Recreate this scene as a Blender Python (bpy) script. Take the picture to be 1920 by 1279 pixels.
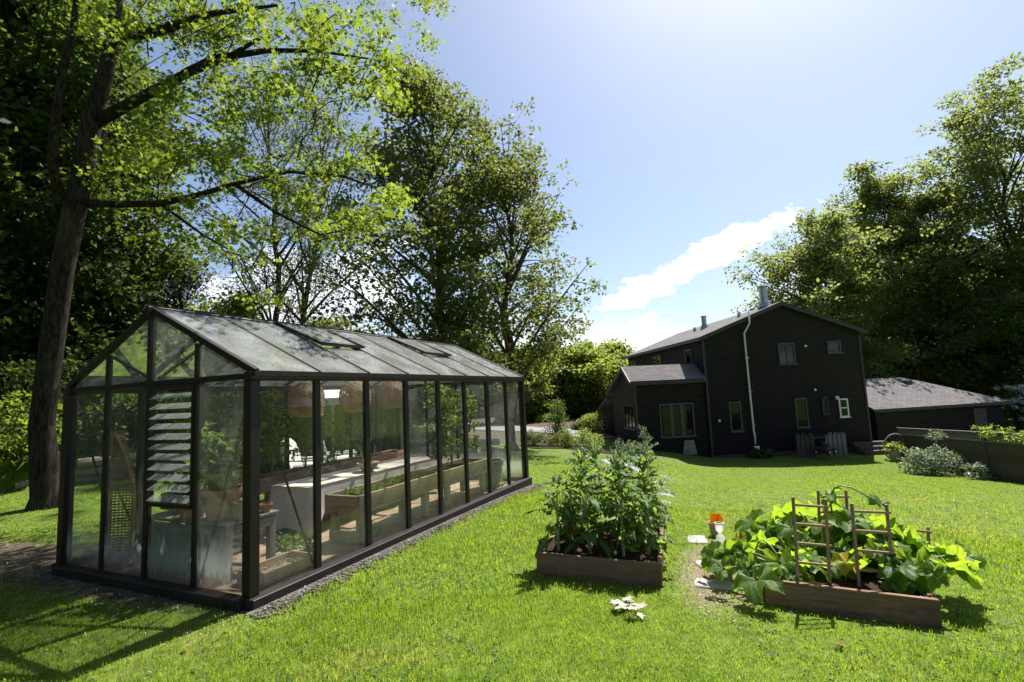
import bpy, bmesh, math, random
import numpy as np
from mathutils import Vector, Matrix, Euler

scene = bpy.context.scene
COL = scene.collection
for o in list(bpy.data.objects):
    bpy.data.objects.remove(o)

# ------------------------------------------------------------------ camera
CAM = np.array((4.0215, -3.1342, 1.722))
YAW, PITCH, ROLL, FPX = -0.4289, 0.1039, -0.0471, 942.08
_f = np.array([math.sin(YAW)*math.cos(PITCH), math.cos(YAW)*math.cos(PITCH), math.sin(PITCH)])
_r0 = np.array([math.cos(YAW), -math.sin(YAW), 0.0])
_u0 = np.cross(_r0, _f)
_r = math.cos(ROLL)*_r0 + math.sin(ROLL)*_u0
_u = -math.sin(ROLL)*_r0 + math.cos(ROLL)*_u0
cam_data = bpy.data.cameras.new('camera')
cam = bpy.data.objects.new('camera', cam_data)
COL.objects.link(cam)
cam_data.sensor_width = 36.0
cam_data.sensor_fit = 'HORIZONTAL'
cam_data.lens = FPX*36.0/1920.0
cam_data.clip_start = 0.05
cam_data.clip_end = 5000
M = Matrix((( _r[0], _u[0], -_f[0], CAM[0]), (_r[1], _u[1], -_f[1], CAM[1]), (_r[2], _u[2], -_f[2], CAM[2]), (0, 0, 0, 1)))
cam.matrix_world = M
scene.camera = cam

# ------------------------------------------------------------------ light, sky, exposure
SUN = Vector((0.115, 0.61, 1.0)).normalized()
SUN_EL = math.asin(SUN.z)
SUN_AZ = math.atan2(SUN.x, SUN.y)
sun_data = bpy.data.lights.new('sun', 'SUN')
sun_data.energy = 5.0
sun_data.angle = math.radians(0.53)
sun_data.color = (1.0, 0.955, 0.88)
sun = bpy.data.objects.new('sun', sun_data)
COL.objects.link(sun)
sun.location = (20, 60, 100)
sun.rotation_euler = SUN.to_track_quat('Z', 'Y').to_euler()

scene.view_settings.view_transform = 'Standard'
scene.view_settings.look = 'None'
scene.view_settings.exposure = 1.15
scene.view_settings.gamma = 1.0
scene.render.engine = 'CYCLES'
scene.cycles.use_denoising = True
scene.cycles.max_bounces = 10
scene.cycles.diffuse_bounces = 3
scene.cycles.glossy_bounces = 3
scene.cycles.transmission_bounces = 4
scene.cycles.transparent_max_bounces = 24
scene.cycles.sample_clamp_indirect = 6.0
scene.cycles.caustics_reflective = False
scene.cycles.caustics_refractive = False

world = bpy.data.worlds.new('World')
scene.world = world
world.use_nodes = True


class NT:
    """small node-tree writer"""
    def __init__(s, tree):
        s.t = tree
        tree.nodes.clear()

    def n(s, typ, ins=None, **props):
        nd = s.t.nodes.new(typ)
        for k, v in props.items():
            setattr(nd, k, v)
        for k, v in (ins or {}).items():
            sock = nd.inputs[k]
            if isinstance(v, bpy.types.NodeSocket):
                s.t.links.new(v, sock)
            elif isinstance(v, bpy.types.Node):
                s.t.links.new(v.outputs[0], sock)
            else:
                if isinstance(v, tuple) and len(v) == 3 and sock.type == 'RGBA':
                    v = v + (1.0,)
                sock.default_value = v
        return nd

    def math(s, op, a, b=0.0, c=None, clamp=False):
        d = {0: a, 1: b}
        if c is not None:
            d[2] = c
        return s.n('ShaderNodeMath', d, operation=op, use_clamp=clamp).outputs[0]

    def mix(s, fac, a, b, blend='MIX'):
        nd = s.n('ShaderNodeMix', data_type='RGBA', blend_type=blend)
        for sock, v in ((nd.inputs[0], fac), (nd.inputs[6], a), (nd.inputs[7], b)):
            if isinstance(v, bpy.types.NodeSocket):
                s.t.links.new(v, sock)
            else:
                if isinstance(v, tuple) and len(v) == 3:
                    v = v + (1.0,)
                sock.default_value = v
        return nd.outputs[2]

    def smooth(s, x, lo, hi):
        nd = s.n('ShaderNodeMapRange', {0: x, 1: lo, 2: hi, 3: 0.0, 4: 1.0}, interpolation_type='SMOOTHSTEP')
        return nd.outputs[0]


W = NT(world.node_tree)
sky = W.n('ShaderNodeTexSky', sky_type='NISHITA', sun_disc=False, sun_elevation=SUN_EL, sun_rotation=SUN_AZ,
          altitude=100.0, air_density=1.0, dust_density=1.45, ozone_density=1.5)
tc = W.n('ShaderNodeTexCoord')
sep = W.n('ShaderNodeSeparateXYZ', {0: tc.outputs['Generated']})
az = W.math('ARCTAN2', sep.outputs[0], sep.outputs[1])
el = W.math('ARCSINE', sep.outputs[2])


def cloud_blob(azd, eld, rot, a, b, amp, seedv, sc=9.0):
    """one cloud lying at a compass bearing and height above the horizon (degrees)"""
    da = W.math('SUBTRACT', az, math.radians(azd))
    de = W.math('SUBTRACT', el, math.radians(eld))
    cr, sr = math.cos(math.radians(rot)), math.sin(math.radians(rot))
    u = W.math('ADD', W.math('MULTIPLY', da, cr), W.math('MULTIPLY', de, sr))
    v = W.math('SUBTRACT', W.math('MULTIPLY', de, cr), W.math('MULTIPLY', da, sr))
    u = W.math('DIVIDE', u, math.radians(a))
    v = W.math('DIVIDE', v, math.radians(b))
    d = W.math('SQRT', W.math('ADD', W.math('MULTIPLY', u, u), W.math('MULTIPLY', v, v)))
    nz = W.n('ShaderNodeTexNoise', {'Vector': W.n('ShaderNodeMapping', {0: tc.outputs['Generated'], 1: (seedv, seedv*.7, 0), 3: (1, 1, 1.6)}).outputs[0],
                                    'Scale': sc, 'Detail': 9.0, 'Roughness': 0.68})
    k = W.math('ADD', W.math('SUBTRACT', 1.0, d), W.math('MULTIPLY', W.math('SUBTRACT', nz.outputs[0], 0.5), amp))
    return W.smooth(k, 0.05, 0.34)


blobs = [cloud_blob(-2.0, 13.7, 17, 10.5, 1.75, 2.4, 1.3, 22.0), cloud_blob(-10.0, 10.2, 12, 4.6, 1.45, 2.6, 4.1, 20.0),
         cloud_blob(-11.5, 5.8, 4, 6.5, 2.5, 2.8, 7.7, 20.0), cloud_blob(-46, 11.0, 10, 16, 6.0, 2.4, 2.2, 8.0)]
cl = blobs[0]
for b_ in blobs[1:]:
    cl = W.math('MAXIMUM', cl, b_)
# fair-weather clouds low round the whole horizon
nz = W.n('ShaderNodeTexNoise', {'Vector': W.n('ShaderNodeMapping', {0: tc.outputs['Generated'], 1: (3.1, 0.4, 0), 3: (1, 1, 2.8)}).outputs[0],
                                'Scale': 4.6, 'Detail': 8.0, 'Roughness': 0.6})
low = W.math('MULTIPLY', W.smooth(nz.outputs[0], 0.50, 0.64), W.math('SUBTRACT', 1.0, W.smooth(el, 0.08, 0.24)))
cl = W.math('MAXIMUM', cl, low)
shade = W.n('ShaderNodeTexNoise', {'Vector': tc.outputs['Generated'], 'Scale': 13.0, 'Detail': 5.0})
ccol = W.mix(W.smooth(shade.outputs[0], 0.35, 0.65), (6.2, 6.9, 8.2), (9.4, 9.6, 10.0))
skc = W.mix(cl, sky.outputs[0], ccol)
bg = W.n('ShaderNodeBackground', {'Color': skc, 'Strength': 0.072})
W.n('ShaderNodeOutputWorld', {0: bg.outputs[0]})

# ------------------------------------------------------------------ pixel helpers (used to survey the place)
def sstep(a, b, x):
    t = np.clip((x-a)/(b-a), 0, 1)
    return t*t*(3-2*t)


def splus(x, w=1.0):
    return w*np.logaddexp(0, np.asarray(x)/w)


LOGA, LOGB = np.array((-11.5, 3.2)), np.array((-5.6, 9.6))
_ld = (LOGB-LOGA)/np.linalg.norm(LOGB-LOGA)
_ln = np.array((-_ld[1], _ld[0]))


def terrain(x, y):
    x = np.asarray(x, float); y = np.asarray(y, float)
    ys = 6.5-3.0*sstep(0, 3, x)
    run = splus(y-ys, 1.2)-splus(y-19.0, 1.2)
    w = 0.42+0.58*sstep(-8, 2.5, x)
    z = -0.106*run*w-0.02*(splus(x-1, .6)-splus(x-13, .6))
    dn = (x-LOGA[0])*_ln[0]+(y-LOGA[1])*_ln[1]
    dl = (x-LOGA[0])*_ld[0]+(y-LOGA[1])*_ld[1]
    z = z+(0.62*sstep(0.12, 0.4, dn)+0.09*np.clip(dn, 0, 12))*sstep(-8, -2, dl)*(1-sstep(8.5, 14, dl))
    z = z+0.03*np.sin(x*.7+1.3)*np.sin(y*.55)*sstep(1.2, 3, np.abs(x+1.5)+np.abs(y-3)*.0)
    return z


def tz(x, y):
    return float(terrain(x, y))


def ray(px, py):
    return _f+(px-960)/FPX*_r-(py-639.5)/FPX*_u


def at(px, py, F):
    return CAM+F*ray(px, py)


def gnd(px, py):
    d = ray(px, py); t0 = 0.5; t1 = 0.5
    while t1 < 200:
        p = CAM+t1*d
        if p[2] < tz(p[0], p[1]):
            break
        t0 = t1; t1 += 0.15
    for _ in range(30):
        tm = .5*(t0+t1); p = CAM+tm*d
        if p[2] < tz(p[0], p[1]): t1 = tm
        else: t0 = tm
    return CAM+t1*d


# ------------------------------------------------------------------ objects helpers
def tag(o, label=None, cat=None, group=None, kind=None):
    if label: o['label'] = label
    if cat: o['category'] = cat
    if group: o['group'] = group
    if kind: o['kind'] = kind
    return o


def thing(name, loc, label, cat, group=None, rz=0.0):
    o = bpy.data.objects.new(name, None)
    o.empty_display_size = 0.2
    COL.objects.link(o)
    o.location = Vector([float(a) for a in loc]); o.rotation_euler = (0, 0, rz)
    return tag(o, label, cat, group)


def link(name, me, mat, parent=None):
    o = bpy.data.objects.new(name, me)
    COL.objects.link(o)
    if mat is not None and len(me.materials) == 0:
        me.materials.append(mat)
    o.parent = parent
    return o


class MB:
    """collects faces; org is subtracted so that parts sit in their thing's space"""
    def __init__(s, org=(0, 0, 0)):
        s.v = []; s.f = []; s.o = Vector([float(a) for a in org])

    def add(s, vs, fs):
        b = len(s.v)
        s.v += [tuple(Vector([float(c) for c in p])-s.o) for p in vs]
        s.f += [tuple(i+b for i in f) for f in fs]
        return s

    def box(s, lo, hi):
        x0, y0, z0 = lo; x1, y1, z1 = hi
        return s.add([(x0, y0, z0), (x1, y0, z0), (x1, y1, z0), (x0, y1, z0), (x0, y0, z1), (x1, y0, z1), (x1, y1, z1), (x0, y1, z1)],
                     [(0, 3, 2, 1), (4, 5, 6, 7), (0, 1, 5, 4), (1, 2, 6, 5), (2, 3, 7, 6), (3, 0, 4, 7)])

    def prism(s, poly, off):
        """extrude a planar polygon by vector off"""
        n = len(poly); P = [Vector([float(c) for c in p]) for p in poly]; O = Vector([float(c) for c in off])
        vs = P+[p+O for p in P]
        fs = [tuple(range(n))[::-1], tuple(range(n, 2*n))]+[(i, (i+1) % n, n+(i+1) % n, n+i) for i in range(n)]
        return s.add(vs, fs)

    def beam(s, p0, p1, w, h, up=(0, 0, 1)):
        p0 = Vector([float(c) for c in p0]); p1 = Vector([float(c) for c in p1])
        d = (p1-p0).normalized(); u = Vector(up)
        a = d.cross(u)
        if a.length < 1e-4: a = d.cross(Vector((1, 0, 0)))
        a.normalize(); b = a.cross(d).normalized()
        a *= w/2; b *= h/2
        vs = [p0-a-b, p0+a-b, p0+a+b, p0-a+b, p1-a-b, p1+a-b, p1+a+b, p1-a+b]
        return s.add(vs, [(0, 3, 2, 1), (4, 5, 6, 7), (0, 1, 5, 4), (1, 2, 6, 5), (2, 3, 7, 6), (3, 0, 4, 7)])

    def tube(s, pts, rad, n=8, cap=True):
        P = [Vector([float(c) for c in p]) for p in pts]
        if not hasattr(rad, '__len__'): rad = [rad]*len(P)
        vs = []; prev = None
        for i, p in enumerate(P):
            d = (P[min(i+1, len(P)-1)]-P[max(i-1, 0)]).normalized()
            a = prev if prev is not None else (Vector((0, 0, 1)) if abs(d.z) < .9 else Vector((1, 0, 0)))
            a = (a-d*a.dot(d)).normalized(); prev = a
            b = d.cross(a)
            for k in range(n):
                t = 2*math.pi*k/n
                vs.append(p+(a*math.cos(t)+b*math.sin(t))*float(rad[i]))
        fs = []
        for i in range(len(P)-1):
            for k in range(n):
                k2 = (k+1) % n
                fs.append((i*n+k, i*n+k2, (i+1)*n+k2, (i+1)*n+k))
        if cap:
            fs.append(tuple(range(n))[::-1]); m = (len(P)-1)*n; fs.append(tuple(range(m, m+n)))
        return s.add(vs, fs)

    def lathe(s, prof, c=(0, 0, 0), n=24):
        vs = []; c = Vector([float(a) for a in c])
        for r, z in prof:
            for k in range(n):
                t = 2*math.pi*k/n
                vs.append(c+Vector((r*math.cos(t), r*math.sin(t), z)))
        fs = []
        for i in range(len(prof)-1):
            for k in range(n):
                k2 = (k+1) % n
                fs.append((i*n+k, i*n+k2, (i+1)*n+k2, (i+1)*n+k))
        return s.add(vs, fs)

    def mesh(s, name, smooth=False, bevel=0.0):
        me = bpy.data.meshes.new(name)
        me.from_pydata(s.v, [], s.f)
        if bevel:
            bm = bmesh.new(); bm.from_mesh(me)
            bmesh.ops.bevel(bm, geom=bm.edges[:], offset=bevel, segments=1, affect='EDGES')
            bm.to_mesh(me); bm.free()
        if smooth:
            me.polygons.foreach_set('use_smooth', [True]*len(me.polygons))
        me.update()
        return me

    def build(s, name, mat, parent=None, smooth=False, bevel=0.0):
        return link(name, s.mesh(name, smooth, bevel), mat, parent)


_plank_cache = {}


def plank(name, p0, p1, w, h, mat, parent=None, org=(0, 0, 0), up=(0, 0, 1), bevel=0.004, key=''):
    """one board: local X along its length (so the grain follows it), w across, h along up"""
    p0 = Vector([float(c) for c in p0]); p1 = Vector([float(c) for c in p1])
    L = (p1-p0).length
    k = (round(L, 3), round(w, 4), round(h, 4), mat.name, bevel, key)
    if k not in _plank_cache:
        m = MB().box((-L/2, -w/2, -h/2), (L/2, w/2, h/2)).mesh(name, bevel=bevel)
        m.materials.append(mat)
        _plank_cache[k] = m
    o = bpy.data.objects.new(name, _plank_cache[k])
    COL.objects.link(o)
    x = (p1-p0).normalized(); u = Vector(up); y = u.cross(x)
    if y.length < 1e-4: y = Vector((0, 1, 0)).cross(x)
    y.normalize(); z = x.cross(y)
    c = (p0+p1)/2-Vector([float(a) for a in org])
    R = Matrix((x, y, z)).transposed().to_4x4()
    o.parent = parent
    o.matrix_local = Matrix.Translation(c) @ R
    return o


def np_mesh(name, V, F, mat, parent=None, smooth=False):
    """V (n,3), F (m,k) constant face size"""
    me = bpy.data.meshes.new(name)
    V = np.ascontiguousarray(V, np.float32); F = np.ascontiguousarray(F, np.int32)
    m, k = F.shape
    me.vertices.add(len(V)); me.vertices.foreach_set('co', V.ravel())
    me.loops.add(m*k); me.loops.foreach_set('vertex_index', F.ravel())
    me.polygons.add(m)
    me.polygons.foreach_set('loop_start', np.arange(0, m*k, k, dtype=np.int32))
    me.polygons.foreach_set('loop_total', np.full(m, k, np.int32))
    if smooth: me.polygons.foreach_set('use_smooth', np.ones(m, bool))
    me.update(calc_edges=True)
    return link(name, me, mat, parent)


# ------------------------------------------------------------------ materials
MATS = {}


def mat(name, fn):
    m = bpy.data.materials.new(name); m.use_nodes = True
    t = NT(m.node_tree)
    sh = fn(t)
    out = t.n('ShaderNodeOutputMaterial')
    if isinstance(sh, tuple):
        t.t.links.new(sh[0], out.inputs[0]); t.t.links.new(sh[1], out.inputs[2])
    else:
        t.t.links.new(sh, out.inputs[0])
    MATS[name] = m
    return m


def objco(t, scale=(1, 1, 1)):
    c = t.n('ShaderNodeTexCoord')
    return t.n('ShaderNodeMapping', {0: c.outputs['Object'], 3: scale}).outputs[0]


def wpos(t, scale=(1, 1, 1)):
    g = t.n('ShaderNodeNewGeometry')
    return t.n('ShaderNodeMapping', {0: g.outputs['Position'], 3: scale}).outputs[0]


def noise(t, v, sc, det=4.0, rough=.55):
    return t.n('ShaderNodeTexNoise', {'Vector': v, 'Scale': sc, 'Detail': det, 'Roughness': rough}).outputs[0]


def princ(t, col, rough=.6, spec=.5, bump=None, bs=.3, bd=.01, metal=0.0):
    d = {'Base Color': col, 'Roughness': rough, 'Specular IOR Level': spec, 'Metallic': metal}
    if bump is not None:
        d['Normal'] = t.n('ShaderNodeBump', {'Height': bump, 'Strength': bs, 'Distance': bd}).outputs[0]
    return t.n('ShaderNodeBsdfPrincipled', d).outputs[0]


def simple(name, c1, c2=None, sc=6.0, rough=.6, spec=.4, bs=.25, stretch=(1, 1, 1), metal=0.0, bd=.01, det=5.0):
    def fn(t):
        v = objco(t, stretch)
        n = noise(t, v, sc, det)
        oi = t.n('ShaderNodeObjectInfo')
        col = t.mix(t.smooth(n, .3, .7), c1, c2 or c1)
        col = t.mix(t.math('MULTIPLY', oi.outputs['Random'], .35), col, tuple(x*.62 for x in c1))
        return princ(t, col, rough, spec, n, bs, bd, metal)
    return mat(name, fn)


def wood(name, c1, c2, rough=.75, bs=.35):
    def fn(t):
        v = objco(t, (1.2, 14, 14))
        n = noise(t, v, 2.5, 6.0, .65)
        blot = noise(t, objco(t, (1.5, 3, 3)), 2.0, 3.0)
        oi = t.n('ShaderNodeObjectInfo')
        col = t.mix(t.smooth(n, .3, .72), c1, c2)
        col = t.mix(t.math('MULTIPLY', t.smooth(blot, .45, .70), .6), col, tuple(x*.40 for x in c1))
        crack = noise(t, objco(t, (.7, 40, 40)), 3.0, 3.0, .6)
        col = t.mix(t.math('MULTIPLY', t.smooth(crack, .60, .72), .7), col, tuple(x*.25 for x in c1))
        col = t.mix(t.math('MULTIPLY', t.smooth(noise(t, objco(t, (3, 5, 5)), 2.3, 5.0), .52, .72), .35), col, tuple(.35*x+.14 for x in c2))
        col = t.mix(t.math('MULTIPLY', oi.outputs['Random'], .35), col, tuple(x*.6 for x in c2))
        return princ(t, col, rough, .25, n, bs, .006)
    return mat(name, fn)


def leafmat(name, dark, light, trans, tw=.45, rough=.55, sc=1.2, spec=.18, hue=None):
    """a leaf: diffuse and sheen on the front, light passing through from behind"""
    def fn(t):
        g = t.n('ShaderNodeNewGeometry')
        rnd = g.outputs['Random Per Island']
        n = noise(t, g.outputs['Position'], sc, 3.0)
        f = t.math('ADD', t.math('MULTIPLY', rnd, .6), t.math('MULTIPLY', t.smooth(n, .35, .65), .4))
        col = t.mix(f, dark, light)
        tcol = t.mix(f, tuple(a*.55 for a in trans), trans)
        if hue is not None:
            h = t.math('GREATER_THAN', rnd, 1.0-hue[1])
            col = t.mix(h, col, hue[0]); tcol = t.mix(h, tcol, tuple(a*1.6 for a in hue[0]))
        p = princ(t, col, rough, spec)
        tr = t.n('ShaderNodeBsdfTranslucent', {'Color': tcol}).outputs[0]
        return t.n('ShaderNodeMixShader', {0: tw, 1: p, 2: tr}).outputs[0]
    return mat(name, fn)


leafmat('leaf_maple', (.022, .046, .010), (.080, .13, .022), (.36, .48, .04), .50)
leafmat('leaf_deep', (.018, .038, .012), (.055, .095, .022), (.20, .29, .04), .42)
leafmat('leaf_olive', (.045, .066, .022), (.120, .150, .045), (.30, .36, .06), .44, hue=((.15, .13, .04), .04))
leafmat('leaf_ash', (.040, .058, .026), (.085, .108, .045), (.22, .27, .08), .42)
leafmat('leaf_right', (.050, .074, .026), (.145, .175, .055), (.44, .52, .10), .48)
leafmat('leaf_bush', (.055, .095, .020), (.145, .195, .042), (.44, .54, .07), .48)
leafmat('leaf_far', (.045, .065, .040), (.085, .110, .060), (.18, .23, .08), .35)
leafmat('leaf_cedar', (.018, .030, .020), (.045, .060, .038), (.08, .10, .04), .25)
leafmat('leaf_kale', (.050, .110, .030), (.120, .205, .055), (.42, .58, .07), .46, .55, 6.0, .3)
leafmat('leaf_collard', (.070, .125, .060), (.130, .200, .105), (.26, .40, .09), .36, .5, 6.0, .4)
leafmat('leaf_squash', (.050, .115, .016), (.120, .215, .028), (.50, .70, .04), .55, .45, 4.0, .3)


def squash_fn(t):
    g = t.n('ShaderNodeNewGeometry')
    o = t.n('ShaderNodeTexCoord')
    sp = t.n('ShaderNodeSeparateXYZ', {0: o.outputs['Object']})
    a = t.math('ARCTAN2', sp.outputs[1], sp.outputs[0])
    v = t.math('ABSOLUTE', t.math('SINE', t.math('MULTIPLY', t.math('SUBTRACT', a, math.pi/2), 2.5)))
    v2 = t.math('ABSOLUTE', t.math('SINE', t.math('MULTIPLY', a, 10.0)))
    rr = t.math('SQRT', t.math('ADD', t.math('MULTIPLY', sp.outputs[0], sp.outputs[0]), t.math('MULTIPLY', sp.outputs[1], sp.outputs[1])))
    vein = t.math('MAXIMUM', t.math('SUBTRACT', 1.0, t.smooth(t.math('MULTIPLY', v, rr), .002, .009)), t.math('MULTIPLY', t.math('SUBTRACT', 1.0, t.smooth(t.math('MULTIPLY', v2, rr), .002, .008)), .4))
    oi = t.n('ShaderNodeObjectInfo')
    n = noise(t, o.outputs['Object'], 22.0, 4.0)
    f = t.math('ADD', t.math('MULTIPLY', oi.outputs['Random'], .65), t.math('MULTIPLY', t.smooth(n, .3, .7), .35))
    col = t.mix(f, (.032, .080, .014), (.120, .205, .028)); tc_ = t.mix(f, (.22, .40, .02), (.52, .70, .04))
    mild = t.math('MULTIPLY', t.smooth(noise(t, o.outputs['Object'], 9.0, 5.0, .7), .58, .70), .5)
    col = t.mix(mild, col, (.26, .30, .20)); col = t.mix(t.math('MULTIPLY', vein, .6), col, (.22, .30, .10))
    tc_ = t.mix(t.math('MULTIPLY', vein, .5), tc_, (.16, .26, .03))
    p = princ(t, col, .5, .25, t.math('ADD', n, vein), .5, .01)
    return t.n('ShaderNodeMixShader', {0: .52, 1: p, 2: t.n('ShaderNodeBsdfTranslucent', {'Color': tc_}).outputs[0]}).outputs[0]


leafmat('orange_card', (.70, .26, .015), (.85, .36, .02), (.95, .42, .02), .6)
leafmat('leaf_yellow', (.32, .27, .02), (.42, .36, .03), (.55, .50, .03), .4)
leafmat('leaf_tomato', (.040, .090, .022), (.095, .160, .035), (.34, .46, .05), .45)
leafmat('leaf_dogwood', (.16, .21, .13), (.42, .46, .34), (.30, .40, .16), .3, .45)
leafmat('petal_white', (.55, .58, .52), (.72, .74, .68), (.5, .5, .45), .3, .6)
leafmat('leaf_dry', (.30, .28, .21), (.46, .44, .37), (.35, .32, .22), .2, .7)
leafmat('leaf_brown', (.16, .07, .03), (.26, .12, .05), (.2, .1, .04), .2, .7)


def grass_fn(t):
    g = t.n('ShaderNodeNewGeometry')
    rnd = g.outputs['Random Per Island']
    pos = g.outputs['Position']
    n1 = noise(t, pos, .9, 4.0)
    n2 = noise(t, pos, 3.2, 4.0, .65)
    f = t.math('ADD', t.math('MULTIPLY', rnd, .5), t.math('MULTIPLY', t.smooth(n2, .3, .7), .5))
    col = t.mix(f, (.040, .095, .009), (.120, .200, .018))
    tcol = t.mix(f, (.20, .36, .012), (.50, .66, .030))
    dry = t.math('MULTIPLY', t.smooth(n1, .50, .72), t.math('GREATER_THAN', rnd, .45))
    col = t.mix(dry, col, (.23, .23, .075)); tcol = t.mix(dry, tcol, (.66, .62, .13))
    thin = t.smooth(noise(t, pos, 1.7, 5.0, .7), .56, .74)
    col = t.mix(t.math('MULTIPLY', thin, .55), col, (.030, .060, .012)); tcol = t.mix(t.math('MULTIPLY', thin, .55), tcol, (.16, .26, .02))
    straw = t.math('GREATER_THAN', rnd, .965)
    col = t.mix(straw, col, (.34, .29, .13)); tcol = t.mix(straw, tcol, (.4, .34, .14))
    p = princ(t, col, .42, .45)
    tr = t.n('ShaderNodeBsdfTranslucent', {'Color': tcol}).outputs[0]
    return t.n('ShaderNodeMixShader', {0: .55, 1: p, 2: tr}).outputs[0]


mat('grass_blade', grass_fn)
mat('squash_blade', squash_fn)


def ground_fn(t):
    pos = wpos(t)
    sp = t.n('ShaderNodeSeparateXYZ', {0: pos})
    n1 = noise(t, pos, .5, 5.0); n2 = noise(t, pos, 7.0, 5.0, .7); n3 = noise(t, pos, 60.0, 3.0, .7)
    g = t.mix(t.smooth(n2, .3, .7), (.045, .080, .010), (.125, .180, .020))
    g = t.mix(t.math('MULTIPLY', t.smooth(n1, .52, .75), .6), g, (.14, .15, .04))
    # far turf reads as one surface
    dirt = t.mix(t.smooth(n2, .35, .65), (.045, .034, .024), (.12, .095, .065))
    # bare earth under the trees beside the log wall and the greenhouse front
    dx = t.math('SUBTRACT', sp.outputs[0], -3.2); dy = t.math('SUBTRACT', sp.outputs[1], .1)
    e1 = t.math('ADD', t.math('POWER', t.math('ABSOLUTE', t.math('DIVIDE', dx, 3.5)), 2.0), t.math('POWER', t.math('ABSOLUTE', t.math('DIVIDE', dy, .60)), 2.0))
    m1 = t.math('SUBTRACT', 1.0, t.smooth(t.math('ADD', e1, t.math('MULTIPLY', n2, .8)), .9, 1.6))
    wood_ = t.math('SUBTRACT', 1.0, t.smooth(t.math('ADD', sp.outputs[0], t.math('ADD', t.math('MULTIPLY', n1, 4.0), t.math('MULTIPLY', sp.outputs[1], -.55))), -14.6, -12.6))
    # worn patches between the beds
    dx = t.math('SUBTRACT', sp.outputs[0], 3.63); dy = t.math('SUBTRACT', sp.outputs[1], 2.5)
    e2 = t.math('ADD', t.math('POWER', t.math('ABSOLUTE', t.math('DIVIDE', dx, .42)), 2.0), t.math('POWER', t.math('ABSOLUTE', t.math('DIVIDE', dy, 1.3)), 2.0))
    m2 = t.math('SUBTRACT', 1.0, t.smooth(t.math('ADD', e2, t.math('MULTIPLY', n2, 1.4)), 1.0, 1.9))
    col = t.mix(t.math('MAXIMUM', m1, wood_), g, dirt)
    col = t.mix(m2, col, t.mix(t.smooth(n3, .35, .65), (.09, .075, .042), (.27, .225, .145)))
    h = t.math('ADD', n2, t.math('MULTIPLY', n3, .5))
    return princ(t, col, .9, .15, h, .6, .04)


mat('ground', ground_fn)
simple('soil', (.018, .012, .009), (.060, .040, .028), 28, .95, .1, .8, bd=.03)
simple('dry_soil', (.27, .185, .125), (.43, .32, .23), 5, .95, .1, .4)
simple('gravel', (.05, .043, .036), (.17, .15, .125), 45, .9, .2, .8, bd=.02)  # darkened: shade along the greenhouse base put into the colour
simple('pebble', (.06, .053, .045), (.19, .17, .145), 9, .8, .3, .3)
simple('slate', (.26, .245, .235), (.42, .40, .385), 5, .8, .3, .3)
simple('rock', (.16, .14, .125), (.36, .33, .30), 4, .9, .2, .5)
simple('asphalt', (.17, .165, .16), (.27, .26, .25), 12, .9, .2, .3)
simple('frame_metal', (.011, .0065, .0058), (.020, .0125, .011), 9, .45, .32, .08)
simple('base_metal', (.016, .0125, .012), (.028, .023, .022), 7, .5, .3, .1)
simple('steel', (.32, .33, .34), (.44, .45, .46), 5, .38, .5, .05, metal=.85)
simple('dark_iron', (.012, .012, .013), (.03, .03, .03), 8, .5, .5, .1)
simple('downpipe', (.64, .60, .60), (.74, .70, .70), 3, .4, .5, .05)
simple('terracotta', (.34, .155, .085), (.46, .25, .155), 6, .8, .25, .2)
simple('clay_pale', (.40, .30, .22), (.52, .42, .33), 6, .8, .25, .2)
simple('rattan', (.22, .12, .052), (.42, .25, .12), 14, .6, .4, .3)
simple('linen', (.60, .53, .47), (.70, .63, .57), 30, .85, .2, .15)
simple('cushion', (.55, .54, .50), (.66, .65, .61), 20, .85, .2, .1)
simple('canvas_white', (.72, .72, .70), (.80, .80, .78), 10, .8, .2, .05)
simple('white_paint', (.70, .70, .68), (.80, .80, .78), 8, .45, .5, .05)
simple('zinc', (.15, .15, .145), (.27, .27, .26), 6, .55, .5, .1, metal=.3)
simple('orange_plastic', (.75, .30, .02), (.85, .40, .03), 6, .35, .5, .05)
simple('straw', (.46, .38, .20), (.60, .52, .32), 20, .8, .2, .2)
simple('stem_green', (.10, .17, .05), (.20, .28, .10), 12, .5, .4, .1)
simple('stem_pale', (.22, .28, .12), (.36, .42, .22), 12, .5, .4, .1)
simple('red_paint', (.05, .006, .006), (.08, .010, .010), 8, .4, .5, .05)
simple('rubber', (.015, .015, .015), (.03, .03, .03), 8, .8, .3, .1)
simple('skirting', (.05, .045, .04), (.10, .09, .08), 8, .9, .2, .2)
wood('cedar_plank', (.16, .085, .050), (.30, .175, .105))
wood('pale_plank', (.30, .20, .115), (.46, .335, .215))
wood('red_plank', (.24, .125, .085), (.38, .225, .16))
wood('grey_plank', (.16, .14, .12), (.30, .27, .235))
wood('trellis_wood', (.31, .17, .105), (.48, .31, .21))
wood('fence_wood', (.055, .042, .032), (.11, .088, .068))
wood('log_wood', (.20, .165, .125), (.36, .31, .25), bs=.8)


def bark_fn(c1, c2, sc=1.0):
    def fn(t):
        v = objco(t, (7*sc, 7*sc, 1.3*sc))
        n = noise(t, v, 3.0, 7.0, .68)
        n2 = noise(t, objco(t), 1.1, 3.0)
        col = t.mix(t.smooth(n, .36, .66), c1, c2)
        col = t.mix(t.math('MULTIPLY', t.smooth(n2, .5, .7), .35), col, (.10, .11, .07))
        return princ(t, col, .92, .15, n, 1.0, .05)
    return fn


mat('bark', bark_fn((.010, .0075, .006), (.060, .046, .036)))
mat('bark_warm', bark_fn((.040, .022, .018), (.15, .095, .075)))


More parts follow.
